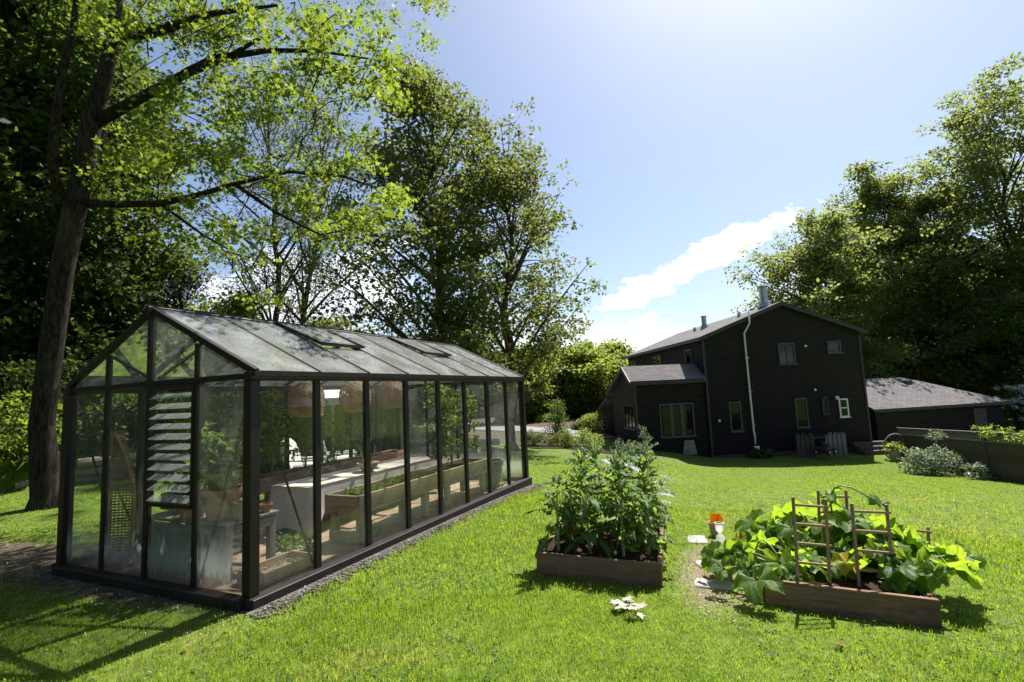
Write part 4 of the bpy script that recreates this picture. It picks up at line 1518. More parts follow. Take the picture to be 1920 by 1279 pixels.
def maple_extra(r):
    L = [limb_px([(175, 232), (270, 180), (345, 140), (420, 112), (490, 70)], .11, .03, [0, -.1, -.2, -.3, -.4]),
         limb_px([(345, 140), (400, 110), (500, 95), (590, 95), (690, 110)], .08, .015, [-.2, -.3, -.3, -.4, -.5]),
         limb_px([(150, 380), (220, 383), (300, 382), (370, 366), (440, 345), (540, 322), (600, 330)], .085, .015, [0, -.1, -.2, -.3, -.3, -.4, -.4]),
         limb_px([(215, 65), (290, 60), (350, 40), (400, 25), (520, 10)], .12, .02, [0, -.3, -.6, -1.0, -1.4]),
         limb_px([(110, 370), (98, 300), (105, 220), (118, 130), (140, 40), (150, -60)], .09, .05, [-.2, -.4, -.6, -.6, -.7, -.8]),
         limb_px([(150, 340), (175, 310), (200, 250), (260, 240)], .06, .02, [0, .4, .8, 1.2]),
         limb_px([(440, 345), (520, 400), (600, 440), (660, 430)], .04, .01, [-.3, -.3, -.4, -.4]),
         limb_px([(300, 382), (380, 440), (450, 480), (490, 560)], .03, .008, [-.2, -.3, -.3, -.4]),
         limb_px([(540, 322), (640, 330), (700, 350), (730, 380)], .03, .008, [-.4, -.4, -.4, -.5])]
    # sprays of leaves: centre (px), half-size (px), count of tips
    sp = [(300, 40, 170, 60, 70), (480, 40, 140, 50, 60), (560, 130, 130, 60, 60), (660, 90, 70, 60, 34), (700, 140, 45, 60, 22), (420, 190, 130, 60, 60),
          (330, 270, 110, 60, 46), (470, 260, 120, 50, 40), (250, 330, 90, 60, 34), (400, 350, 130, 50, 44), (520, 350, 110, 50, 36), (640, 330, 80, 40, 24), (700, 380, 55, 50, 22),
          (660, 430, 60, 40, 16), (560, 410, 70, 40, 18), (470, 420, 60, 40, 14), (400, 450, 60, 30, 9), (480, 500, 40, 40, 8), (510, 560, 40, 40, 8),
          (330, 100, 90, 60, 30), (300, 430, 60, 40, 10), (620, 60, 60, 40, 24), (600, 230, 100, 50, 30), (720, 200, 45, 40, 14)]
    tips = []
    for cx, cy, hx, hy, k in sp:
        for _ in range(int(k*.95)):
            dx, dy = r.uniform(-1, 1), r.uniform(-1, 1)
            if dx*dx+dy*dy > 1.15: continue
            gx_, gy_ = cx+dx*hx, cy+dy*hy
            if math.sin(gx_*.034+1.1*math.sin(gy_*.021))+math.sin(gy_*.047+.9*math.sin(gx_*.019+1)) < -.80: continue
            near = (cx-150)/560*.4
            tips.append(at(cx+dx*hx, cy+dy*hy, FD-max(0, near)+r.normal(0, .9)))
    tips = np.array(tips)
    tw = []
    for p in tips[::3]:
        q = p+r.normal(0, .35, 3)
        tw.append((bez(q+np.array((-.5, 0, -.1)), (q+p)/2+np.array((0, 0, .08)), p, 4), np.linspace(.012, .004, 4), 4))
    return L+tw, tips


t1 = np.array([at(60, 955, FD), at(78, 800, FD), at(98, 640, FD), at(118, 500, FD), at(143, 380, FD), at(172, 230, FD), at(195, 150, FD), at(214, 60, FD), at(222, -60, FD), at(226, -250, FD)])
t1[0] = B1


def big_maple():
    r = np.random.default_rng(11)
    t = thing('maple_tree', B1, 'big maple with dark leaning trunk and lit branches over the greenhouse', 'tree')
    m = MB(B1)
    P = np.vstack([t1[0]-np.array((0, 0, .4)), t1[0], t1[0]+(t1[1]-t1[0])*.15, t1[1:]])
    m.tube(P, [.40, .33, .24, .195, .185, .18, .178, .165, .13, .11, .09, .05], 14)
    m.build('trunk', MATS['bark'], t, smooth=True)
    tubes, tips = maple_extra(r)
    for p, ra, n in tubes[:9]:
        MB(B1).tube(p, ra, n).build('limb', MATS['bark'], t, smooth=True)
    m = MB(B1)
    for p, ra, n in tubes[9:]: m.tube(p, ra, n, cap=False)
    m.build('branches', MATS['bark'], t)['kind'] = 'stuff'
    # unseen foliage added above the frame to shade the sprays and ground
    hi = []
    for _ in range(400):
        a = r.random()*6.28; q = r.random()**.5
        hi.append((-6.4+4.4*q*math.cos(a), 6.2+3.4*q*math.sin(a), 12.0+3.4*(1-q*q)*r.uniform(.5, 1)+r.normal(0, .5)))
    tips = np.vstack([tips, np.array(hi)])
    rad = .36*r.uniform(.5, 1.3, len(tips))
    C = blobs_to_leaves(tips-B1, rad, 31, r, .45, .10)
    S = .082*r.uniform(.55, 1.3, len(C))
    v, F = leaf_cloud(C, S, MAPLE, r, .35, .35)
    TRI[0] += len(F)*8
    o = np_mesh('crown', v, F, MATS['leaf_maple'], t); o['kind'] = 'stuff'


big_maple()

# ---------------------------------------------------------------- the other trees
def put(name, px, F, top, label, seed, **k):
    b = foot(px, F)
    H = topH(b, *top, F)
    return tree(name, b, label, H=H, seed=seed, **k)


LIFT = lambda f: (.55+.75*f if f < .35 else .82*math.sin(math.pi*min(1, (1-f)*.62+.08))**.8+.10)
wide_low = lambda f: max(.12, (1.05-.15*f) if f < .25 else 1.02*(1-((f-.25)/.78)**1.5)+.06)
col = lambda f: max(.15, math.sin(math.pi*(.18+.80*f))**.55)

put('maple_tree', 858, 19.5, (790, 45), 'tall dark olive maple rising behind the greenhouse roof', 21, R=3.7, lo=.20, prof=wide_low, nl=50, tr=.24, sub=7, per=31, blob=.52, leaf=.15,
    lm='leaf_olive', bm='bark_warm', lean=(-1.5, 0), group='maples behind the greenhouse')
put('maple_tree', 955, 20.5, (935, 190), 'airy maple with forked trunk at the greenhouse far end', 22, R=3.5, lo=.18, prof=wide_low, nl=34, tr=.21, sub=6, per=29, blob=.48, leaf=.15,
    lm='leaf_olive', bm='bark_warm', lean=(.1, 0), group='maples behind the greenhouse', up=.9)
put('ash_tree', 517, 21, (505, 60), 'slender straight trunked ash behind the greenhouse ridge', 23, R=2.6, lo=.36, prof=col, nl=26, tr=.16, sub=6, per=26, blob=.55, leaf=.13, shape=NARROW,
    lm='leaf_ash', bm='bark_warm', lean=(-.3, 0))
put('ash_tree', 548, 22, (680, 150), 'leaning slender ash with sparse grey green leaves', 24, R=2.8, lo=.30, prof=col, nl=26, tr=.15, sub=6, per=26, blob=.55, leaf=.13, shape=NARROW,
    lm='leaf_ash', bm='bark_warm', lean=(2.3, 0))
# deep wood on the left
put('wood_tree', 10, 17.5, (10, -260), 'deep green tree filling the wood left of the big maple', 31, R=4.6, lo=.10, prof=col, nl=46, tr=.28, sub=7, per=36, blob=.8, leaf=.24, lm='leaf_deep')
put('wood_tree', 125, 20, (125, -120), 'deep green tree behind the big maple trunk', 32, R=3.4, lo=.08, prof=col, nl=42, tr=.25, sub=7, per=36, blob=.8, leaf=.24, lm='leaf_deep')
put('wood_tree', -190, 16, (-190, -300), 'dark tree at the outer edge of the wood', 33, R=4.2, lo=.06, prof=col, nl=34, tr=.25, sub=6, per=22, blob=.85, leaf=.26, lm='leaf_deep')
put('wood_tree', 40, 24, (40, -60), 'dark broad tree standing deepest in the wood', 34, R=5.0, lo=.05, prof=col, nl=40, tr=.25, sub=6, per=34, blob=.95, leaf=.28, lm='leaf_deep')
put('cedar_tree', 335, 23, (338, 462), 'dark feathery cedar beyond the greenhouse gable', 35, R=2.6, lo=.03, prof=lambda f: 1.05-.95*f, nl=34, tr=.14, sub=6, per=24, blob=.42, leaf=.15, shape=NARROW, lm='leaf_cedar')
put('cedar_tree', 265, 22, (265, 500), 'short dark cedar beside the wood edge', 36, R=2.6, lo=.03, prof=lambda f: 1.05-.95*f, nl=30, tr=.14, sub=6, per=24, blob=.45, leaf=.15, shape=NARROW, lm='leaf_cedar')
put('young_maple', 430, 21, (430, 548), 'young maple with bright leaves above the greenhouse ridge', 37, R=2.3, lo=.10, prof=col, nl=26, tr=.09, sub=6, per=20, blob=.5, leaf=.17, lm='leaf_bush', shape=LEAF2)
put('young_maple', 625, 25, (625, 600), 'small leafy tree low behind the roof lights', 38, R=2.6, lo=.06, prof=col, nl=24, tr=.09, sub=6, per=20, blob=.55, leaf=.17, lm='leaf_olive')
# right hand trees beyond the house and garage
put('broad_tree', 1560, 38, (1570, 400), 'broad pale green tree just behind the house roof', 41, R=5.0, lo=.18, prof=col, nl=48, tr=.26, sub=6, per=38, blob=.85, leaf=.24, lm='leaf_right', group='trees beyond the house')
put('broad_tree', 1722, 40, (1690, 290), 'tall dense tree with straight trunk behind the garage roof', 42, R=5.4, lo=.16, prof=lambda f: max(.15, math.sin(math.pi*(.25+.72*f))**.8), nl=58, tr=.30, sub=6, per=38, blob=.85, leaf=.24, lm='leaf_right', lean=(-.9, 0), group='trees beyond the house')
put('broad_tree', 1832, 38, (1795, 335), 'leaning dense tree between the two tallest behind the garage', 43, R=5.2, lo=.14, prof=col, nl=50, tr=.24, sub=6, per=38, blob=.85, leaf=.24, lm='leaf_right', lean=(-1.0, 0), group='trees beyond the house')
put('broad_tree', 1960, 35, (1945, 105), 'tallest tree at the far side of the garage', 44, R=5.6, lo=.12, prof=col, nl=56, tr=.28, sub=6, per=38, blob=.85, leaf=.24, lm='leaf_right', lean=(-.6, 0), group='trees beyond the house')
put('broad_tree', 2080, 30, (2080, 250), 'dark tree standing past the fence end', 45, R=4.0, lo=.10, prof=col, nl=36, tr=.25, sub=6, per=28, blob=.8, leaf=.24, lm='leaf_deep', group='trees beyond the house')
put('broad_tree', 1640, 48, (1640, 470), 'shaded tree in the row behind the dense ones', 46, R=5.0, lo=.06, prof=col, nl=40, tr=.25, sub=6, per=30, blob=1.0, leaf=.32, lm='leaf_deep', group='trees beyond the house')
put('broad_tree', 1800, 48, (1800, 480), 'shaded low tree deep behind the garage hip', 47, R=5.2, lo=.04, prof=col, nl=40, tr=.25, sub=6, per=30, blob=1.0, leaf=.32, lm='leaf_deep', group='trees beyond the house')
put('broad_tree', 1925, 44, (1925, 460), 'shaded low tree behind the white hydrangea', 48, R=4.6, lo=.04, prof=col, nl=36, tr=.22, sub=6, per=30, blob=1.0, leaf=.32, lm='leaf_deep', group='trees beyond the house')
# beyond the drive
put('garden_tree', 975, 40, (978, 655), 'bright rounded tree beside the greenhouse end', 51, R=2.5, lo=.06, prof=col, nl=34, tr=.14, sub=6, per=30, blob=.62, leaf=.24, lm='leaf_bush')
put('garden_tree', 1085, 44, (1090, 652), 'large rounded leafy tree left of the house wing', 52, R=4.0, lo=.03, prof=col, nl=52, tr=.18, sub=7, per=34, blob=.75, leaf=.27, lm='leaf_bush')
put('garden_tree', 1150, 48, (1150, 650), 'leafy tree half hidden by the house wing', 53, R=3.9, lo=.03, prof=col, nl=40, tr=.18, sub=6, per=32, blob=.8, leaf=.28, lm='leaf_bush')
put('garden_tree', 1030, 62, (1030, 652), 'grey green far tree behind the cottage', 54, R=5.0, lo=.03, prof=col, nl=36, tr=.2, sub=6, per=28, blob=1.1, leaf=.40, lm='leaf_far')
put('garden_tree', 925, 55, (915, 668), 'far low tree seen past the maple trunks', 55, R=4.5, lo=.03, prof=col, nl=34, tr=.2, sub=6, per=28, blob=1.0, leaf=.36, lm='leaf_bush')
put('garden_tree', 800, 50, (800, 690), 'far dark tree hidden low behind the greenhouse', 56, R=4.8, lo=.03, prof=col, nl=34, tr=.2, sub=6, per=28, blob=1.0, leaf=.36, lm='leaf_olive')
put('garden_tree', 690, 46, (690, 690), 'dark rounded tree behind the parasol', 57, R=4.8, lo=.03, prof=col, nl=34, tr=.2, sub=6, per=28, blob=1.0, leaf=.36, lm='leaf_deep')
put('garden_tree', 560, 40, (560, 680), 'dark tree screening the far end of the wood', 58, R=4.8, lo=.03, prof=col, nl=34, tr=.2, sub=6, per=28, blob=1.0, leaf=.34, lm='leaf_deep')
put('garden_tree', 440, 32, (440, 640), 'dense shaded tree behind the cedars', 59, R=4.2, lo=.03, prof=col, nl=34, tr=.2, sub=6, per=28, blob=.9, leaf=.32, lm='leaf_deep')

# the trees at our back, which the glass of the greenhouse and house mirrors
for k, (x, y, H_) in enumerate(((-12.5, -5.5, 11), (-18, -10, 13), (-11, -12, 12), (-1, -20, 13), (9, -19, 12))):
    tree('garden_tree', (x, y, tz(x, y)), ['leafy tree mirrored in the outer greenhouse front panes', 'broad tree mirrored beside the louvred window', 'leafy tree mirrored in the triple window',
         'leafy tree mirrored in the tall house windows', 'broad tree mirrored in the gable windows'][k], H=H_, R=4.6, lo=.08, prof=col, nl=26, tr=.25, sub=5, per=14, blob=1.2, leaf=.48, lm='leaf_deep', seed=90+k)

# shrubs: (px, py of foot, half width m, height m, leaf, material, label)
SHR = [(1000, 836, .55, .75, .07, 'leaf_ash', 'grey green clipped shrub in the far border by the greenhouse end'),
       (1052, 838, .70, .85, .07, 'leaf_olive', 'spreading dark shrub in the middle of the far border'),
       (1047, 828, .50, 2.4, .09, 'leaf_deep', 'slim dark upright shrub above the far border'),
       (1105, 838, 1.0, .75, .09, 'leaf_bush', 'bright yellow green low bush by the wood pile'),
       (1112, 815, .9, 1.4, .10, 'leaf_bush', 'bright rounded bush before the white parasol'),
       (1085, 806, .6, .7, .08, 'leaf_ash', 'small pale shrub on the drive edge'),
       (1185, 862, .7, .6, .10, 'leaf_ash', 'low leafy perennial at the wing corner'),
       (1425, 858, .55, .40, .12, 'leaf_ash', 'hosta clump under the downpipe'),
       (1020, 790, 1.6, .6, .14, 'leaf_bush', 'low bright groundcover shrub beyond the drive'),
       (1000, 776, 2.4, 1.0, .16, 'leaf_deep', 'dark clipped shrub beyond the far path'),
       (1085, 772, 2.5, 1.6, .18, 'leaf_deep', 'dark shaded shrub under the rounded tree'),
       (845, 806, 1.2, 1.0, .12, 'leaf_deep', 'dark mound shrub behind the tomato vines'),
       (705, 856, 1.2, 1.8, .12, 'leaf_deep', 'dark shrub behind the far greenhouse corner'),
       (640, 868, 1.4, 2.5, .13, 'leaf_deep', 'dark tall shrub behind the garden chairs'),  # dark shrubs behind chairs and planter: tree shade put into leaf colour
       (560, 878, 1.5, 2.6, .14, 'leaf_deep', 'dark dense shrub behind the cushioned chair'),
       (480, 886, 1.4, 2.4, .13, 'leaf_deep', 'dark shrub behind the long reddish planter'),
       (390, 852, 1.3, 1.6, .12, 'leaf_maple', 'lit leafy shrub behind the louvred window')]
for k, (px, py, rw, hh, lf, lm, lab) in enumerate(SHR):
    bush('shrub', gnd(px, py), lab, rw, rw, hh, n=int(1500+900*rw*hh), leaf=lf, lm=lm, seed=200+k)
BANK = [(-9.9, 6.4, 1.2, 1.5, 'leaf_maple', 'lit undergrowth shrub above the log wall beside the maple'), (-8.4, 8.0, 1.1, 1.6, 'leaf_maple', 'leafy bramble shrub above the middle of the log wall'),
        (-11.4, 5.4, 1.2, 1.8, 'leaf_deep', 'dark undergrowth shrub left of the maple trunk'), (-7.2, 9.6, 1.1, 1.5, 'leaf_bush', 'bright shrub above the far end of the log wall'),
        (-12.5, 3.2, 1.2, 1.7, 'leaf_maple', 'ferny shrub at the outer wood edge'), (-12.8, 7.5, 1.7, 3.0, 'leaf_deep', 'tall dark thicket deep in the wood'),
        (-10.3, 9.8, 1.6, 2.9, 'leaf_deep', 'tall dark thicket behind the bramble'), (-14.5, 4.6, 1.6, 2.6, 'leaf_deep', 'dark thicket at the frame side of the wood'), (-7.6, 12.2, 1.6, 2.6, 'leaf_deep', 'dark thicket beyond the bright shrub')]
for k, (x, y, rw, hh, lm, lab) in enumerate(BANK):
    bush('undergrowth', (x, y, tz(x, y)), lab, rw, rw, hh, n=int(1800+700*rw*hh), leaf=.13, lm=lm, seed=300+k, lumps=34)
# shrub with pale leaves in front of the fence, hydrangea, vines
bush('pale_shrub', gnd(1795, 889)+np.array((-.75, -.4, 0)), 'spreading shrub with pale variegated leaves before the fence', 1.0, .7, 1.5, n=2600, leaf=.095, lm='leaf_dogwood', seed=401, lumps=30)
bush('pale_shrub', gnd(1862, 899)+np.array((-.45, -.3, 0)), 'small pale leaved offshoot at the lawn edge by the fence', .45, .35, .55, n=700, leaf=.095, lm='leaf_dogwood', seed=402, lumps=14)
hb = at(1905, 800, 30.5); hb[2] = tz(hb[0], hb[1])
hy = bush('hydrangea', hb, 'large hydrangea with white flower heads behind the garage end', 1.8, 1.3, 2.6, n=3200, leaf=.15, lm='leaf_deep', seed=403, lumps=34)
r = np.random.default_rng(404)
for k in range(44):
    a = r.uniform(-2.9, .2); e = r.uniform(.1, 1.25)
    c = np.array((1.8*math.cos(a)*math.cos(e), 1.4*math.sin(a)*math.cos(e), .4+2.3*math.sin(e)))
    C = c+r.normal(0, .085, (70, 3))*np.array((1, 1, .8))
    v, F = leaf_cloud(C, .07*r.uniform(.7, 1.2, 70), LEAF2, r, .3)
    np_mesh('flower_head', v, F, MATS['petal_white'], hy)['kind'] = 'stuff'
vb = FB0[:2]+fd*(fl_*.86); vz = tz(*vb)
vt = thing('climbing_vine', (vb[0], vb[1], vz), 'pale green vine sprawling over the fence lattice', 'vine', rz=fang)
r = np.random.default_rng(405)
m = MB(); tips = []
for k in range(16):
    x0 = r.uniform(-.9, 1.9); x1 = x0+r.normal(0, .5)
    p = bez(np.array((x0, .12, FH-.25)), np.array(((x0+x1)/2, .05, FH+r.uniform(.1, .35))), np.array((x1, r.uniform(-.25, .3), FH+r.uniform(.0, .38))), 6)
    m.tube(p, .006, 4, cap=False)
    tips += [q for q in p[1:]]
m.tube(bez(np.array((.3, .15, -.1)), np.array((.2, .15, .6)), np.array((.3, .12, FH-.1)), 6), .018, 5)
m.build('stem', MATS['stem_pale'], vt)
C = blobs_to_leaves(np.array(tips), np.full(len(tips), .13), 13, r)
v, F = leaf_cloud(C, .085*r.uniform(.6, 1.2, len(C)), LEAF2, r)
np_mesh('foliage', v, F, MATS['leaf_bush'], vt)['kind'] = 'stuff'
# leaves in the fence-end pot
pt = hp
C = np.random.default_rng(9).normal(0, .16, (160, 3))*np.array((1, 1, .6))+np.array((0, 0, .56))
v, F = leaf_cloud(C, .14*rng.uniform(.6, 1.2, 160), LEAF2, rng)
np_mesh('foliage', v, F, MATS['leaf_bush'], pt)['kind'] = 'stuff'

# ---------------------------------------------------------------- log retaining wall
lw = thing('log_wall', (LOGA[0], LOGA[1], tz(LOGA[0]-_ln[0], LOGA[1]-_ln[1])), 'low retaining wall of stacked weathered logs under the wood', 'wall')
Lw = float(np.linalg.norm(LOGB-LOGA))
for row in range(3):
    s = -.4+.6*row
    while s < Lw+1.0:
        L = rng.uniform(1.6, 2.4)
        a = LOGA+_ld*s-_ln*(-.05+.06*row-.02); b = LOGA+_ld*(s+L-.03)-_ln*(-.05+.06*row-.02)
        z = .11+row*.205
        z0 = tz(*(a-_ln*.5)); z1 = tz(*(b-_ln*.5))
        pts = [np.array((*(a+(b-a)*t), z+(z0+(z1-z0)*t)))+rng.normal(0, .012, 3) for t in (0, .25, .5, .75, 1)]
        MB(lw.location).tube(pts, rng.uniform(.09, .115, 5), 9).build('log', MATS['log_wood'], lw)
        s += L

# ================================================================== VEGETABLE BEDS
def bed(fl, fr, length, h, label, name='garden_bed'):
    a = gnd(*fl); b = gnd(*fr)
    d = b-a; w = float(np.linalg.norm(d)); ux = d/w
    uy = np.array((-ux[1], ux[0], 0)); uy /= np.linalg.norm(uy)
    c = a+ux*w/2+uy*length/2
    zc = tz(c[0], c[1])
    zslope = (tz(*(a+uy*length)[:2])-a[2])/length
    X = Vector(ux); Y = Vector((uy[0], uy[1], zslope)).normalized(); Z = X.cross(Y).normalized()
    R = Matrix((X, Y, Z)).transposed().to_4x4()
    t = thing(name, a, label, 'garden bed')
    t.rotation_euler = R.to_euler()
    return t, w, length, a, R


def bed_boards(t, w, l, h, m, cap=True):
    th = .04
    z = h/2-.05
    H_ = h+.10
    plank('board', (0, th/2, z), (w, th/2, z), th, H_, m, t)
    plank('board', (0, l-th/2, z), (w, l-th/2, z), th, H_, m, t)
    plank('board', (th/2, th+.001, z-.003), (th/2, l-th-.001, z-.003), th, H_-.006, m, t)
    plank('board', (w-th/2, th+.001, z-.003), (w-th/2, l-th-.001, z-.003), th, H_-.006, m, t)
    for x in (th+.03, w-th-.03):
        for y in (th+.03, l-th-.03):
            plank('corner_post', (x, y, -.08), (x, y, h-.012), .055, .055, m, t, up=(0, 1, 0))
    nx, ny = 10, max(10, int(l*8))
    g = MB()
    x0, x1, y0, y1 = th, w-th, th, l-th
    g.add([(x0+(x1-x0)*i/nx, y0+(y1-y0)*j/ny, h-.06+.03*math.sin(i*1.9+j*.8)*math.sin(j*1.7)+.02*random.random()) for j in range(ny+1) for i in range(nx+1)],
          [(j*(nx+1)+i, j*(nx+1)+i+1, (j+1)*(nx+1)+i+1, (j+1)*(nx+1)+i) for j in range(ny) for i in range(nx)])
    g.build('soil', MATS['soil'], t, smooth=True)


bL, wL, lL, aL, RL = bed((1006, 1076), (1242, 1102), 2.35, .20, 'wooden raised bed crowded with tall leafy kale')
bed_boards(bL, wL, lL, .20, MATS['cedar_plank'])
bR, wR, lR, aR, RR = bed((1436, 1134), (1768, 1180), 1.25, .20, 'wooden raised bed of sprawling squash with ladder trellises')
bed_boards(bR, wR, lR, .20, MATS['cedar_plank'])


def bpt(a, R, x, y, z):
    v = R @ Vector((x, y, z))
    return np.array((a[0]+v.x, a[1]+v.y, a[2]+v.z))


# ---- leaf meshes
def kale_leaf(seed, L=.34, Wd=.11, ruffle=.045, arch=.5):
    r = np.random.default_rng(seed)
    nu, nv = 19, 9
    V = []
    for i in range(nu):
        t = i/(nu-1)
        blade = max(0, (t-.26)/.74)
        w = .005+Wd*math.sin(math.pi*min(1, blade**.75*.93+.04))**.8*(1+.42*math.sin(t*34+seed)) if t > .22 else .006
        ang = arch*2.0*t
        x0 = L*(math.sin(ang)/max(arch*2.0, .01)); z0 = L*(1-math.cos(ang))/max(arch*2.0, .01)
        for j in range(nv):
            s = (j-(nv-1)/2)/((nv-1)/2)
            e = abs(s)**1.7
            ru = ruffle*e*(math.sin(i*2.4+seed*1.7+s*3)+.7*math.sin(i*4.3+s*6+seed))*(blade > 0)
            ry = .018*e*math.sin(i*3.7+seed)*(blade > 0)
            V.append((s*w+ry*.5, x0+ry, -z0+.30*abs(s)*w+ru))
    F = [(i*nv+j, i*nv+j+1, (i+1)*nv+j+1, (i+1)*nv+j) for i in range(nu-1) for j in range(nv-1)]
    m = MB().add(V, F)
    me = m.mesh('leaf', smooth=True)
    return me


KALE = [kale_leaf(s, L=.30+.03*(s % 3), Wd=.050+.012*(s % 2), ruffle=.032+.006*(s % 3), arch=.35+.25*(s % 4)) for s in range(6)]
for m_ in KALE: m_.materials.append(MATS['leaf_kale'])
COLL = [kale_leaf(s+20, L=.36, Wd=.085, ruffle=.012, arch=.3+.15*s) for s in range(3)]
for m_ in COLL: m_.materials.append(MATS['leaf_collard'])


def place_leaf(me, parent, loc, yaw, pitch, roll, s, name='leaf'):
    o = bpy.data.objects.new(name, me); COL.objects.link(o); o.parent = parent
    o.matrix_local = Matrix.Translation(Vector([float(c) for c in loc])) @ Matrix.Rotation(yaw, 4, 'Z') @ Matrix.Rotation(pitch, 4, 'X') @ Matrix.Rotation(roll, 4, 'Y') @ Matrix.Scale(s, 4)
    return o


def kale(x, y, h, n, label, seed, flower=False, meshes=KALE, group='kale plants in the bed'):
    r = np.random.default_rng(seed)
    b = bpt(aL, RL, x, y, .15)
    t = thing('kale_plant', b, label, 'kale', group)
    lx, ly = r.normal(0, .05), r.normal(0, .05)
    stem = bez(np.zeros(3), np.array((lx*.2, ly*.2, h*.5)), np.array((lx, ly, h*.86)), 6)
    MB().tube(stem, np.linspace(.016, .008, 6), 6).build('stem', MATS['stem_pale'], t)
    n = int(n*1.25)
    for k in range(n):
        f = (k+.6)/n
        zz = .18+.80*f
        p = stem[min(5, int(zz*5.2))]
        p = np.array((p[0], p[1], h*.86*zz))
        yaw = k*2.399+r.normal(0, .3)
        pitch = math.radians(14+64*f+r.normal(0, 12))
        place_leaf(meshes[r.integers(len(meshes))], t, p, yaw, pitch, r.normal(0, .3), r.uniform(.75, 1.15)*(1.0 if f < .8 else .7))
    if flower:
        m = MB(); C = []
        for k in range(9):
            a = r.uniform(0, 6.28); e = stem[-1]+np.array((.10*math.cos(a), .10*math.sin(a), r.uniform(.02, .26)))
            m.tube(bez(stem[-2], (stem[-1]+e)/2+np.array((0, 0, .05)), e, 4), .004, 4, cap=False)
            C.append(e+r.normal(0, .016, (22, 3)))
        m.build('flower_stalk', MATS['stem_pale'], t)
        v, F = leaf_cloud(np.vstack(C), .018*r.uniform(.6, 1.2, 198), LEAF2, r, .2)
        np_mesh('flower_buds', v, F, MATS['leaf_dogwood'], t)['kind'] = 'stuff'
    return t


KP = [(.17, .22, .72, 15, 'curly kale on a bare pale stalk at the outer front corner of the bed'), (.48, .26, .66, 16, 'curly kale in the middle of the bed front row'),
      (.80, .24, .70, 18, 'bushy curly kale in the front row over a dark soil gap'), (1.02, .42, .62, 16, 'curly kale hanging over the bed side board'),
      (.34, .62, .80, 18, 'tall curly kale behind the bare stalked one'), (.70, .66, .84, 20, 'tallest curly kale in the heart of the bed'), (1.00, .92, .74, 17, 'curly kale beside the long side board'),
      (.24, 1.10, .78, 16, 'curly kale halfway along the greenhouse side of the bed'), (.62, 1.15, .82, 18, 'dense curly kale midway along the bed')]
for k, (x, y, h, n, lab) in enumerate(KP):
    kale(x*wL/1.15, y, h*1.02, n, lab, 500+k)
KF = [(.20, 1.65, .86, 12, 'bolted kale with bud heads near the greenhouse side'), (.40, 2.05, .90, 12, 'bolted kale with thin stalks at the far bed corner'), (.72, 1.70, .88, 14, 'bolted kale with broad pale leaves'),
      (.98, 1.55, .84, 13, 'blue green collard leaning over the side board'), (.95, 2.05, 1.02, 14, 'tallest bolted kale topped with pale buds'), (.68, 2.12, .88, 12, 'bolted kale among the far row')]
for k, (x, y, h, n, lab) in enumerate(KF):
    kale(x*wL/1.15, y, h, n, lab, 540+k, flower=True, meshes=COLL+KALE[:1])


# ---- squash
def squash_leaf(seed, R=.17):
    r = np.random.default_rng(seed)
    n = 40
    rim = []; mid = []
    for k in range(n):
        a = 2*math.pi*k/n
        lob = .66+.34*abs(math.cos(2.5*(a-math.pi/2)))**.8
        notch = 1-.75*math.exp(-((a-1.5*math.pi)/.22)**2)
        rr = R*lob*notch*(1+.07*(-1)**k)*r.uniform(.95, 1.05)
        z = .20*rr*rr/R-.55*max(0, rr-.62*R)+.035*math.sin(a*5+seed)*rr/R-.05*math.cos(a-math.pi/2)*rr/R+r.normal(0, .006)
        rim.append((rr*math.cos(a), rr*math.sin(a)+.02, z))
        q = rr*.52
        mid.append((q*math.cos(a), q*math.sin(a)+.02, .30*q*q/R+.012*math.cos(a*5+.4)))
    V = [(0, .0, -.012)]+mid+rim
    F = [(0, 1+k, 1+(k+1) % n) for k in range(n)]+[(1+k, 1+n+k, 1+n+(k+1) % n, 1+(k+1) % n) for k in range(n)]
    me = MB().add(V, F).mesh('leaf', smooth=True)
    return me


SQ = [squash_leaf(s, .115+.018*(s % 4)) for s in range(6)]
for m_ in SQ: m_.materials.append(MATS['squash_blade'])
SQY = squash_leaf(9, .12); SQY.materials.append(MATS['leaf_yellow'])
rs = np.random.default_rng(77)


def squash(cx, cy, n, reach, hmax, label, seed, outward=(0, 0)):
    r = np.random.default_rng(seed)
    b = bpt(aR, RR, cx, cy, .15)
    t = thing('squash_plant', b, label, 'squash', 'squash plants in the bed')
    pet = MB()
    for k in range(n):
        a = k*2.399+r.normal(0, .4)
        q = reach*(.25+.75*((k+.5)/n)**.6)
        e = np.array((math.cos(a)*q+outward[0]*q, math.sin(a)*q+outward[1]*q, hmax*r.uniform(.45, 1.0)*(1.15-.75*q/max(reach, .01))))
        e[2] = max(e[2], .10)
        pet.tube(bez(np.array((math.cos(a)*.03, math.sin(a)*.03, 0)), np.array((e[0]*.45, e[1]*.45, e[2]*.9)), e, 6), np.linspace(.013, .008, 6), 5, cap=False)
        ye = k == n-2
        tilt = math.radians(r.uniform(5, 55))
        place_leaf(SQY if ye else SQ[r.integers(len(SQ))], t, e, a-math.pi/2+r.normal(0, .3), -tilt+math.radians(20), r.normal(0, .35), r.uniform(.8, 1.25) if not ye else .9)
    pet.build('stalks', MATS['stem_green'], t, smooth=True)
    return t


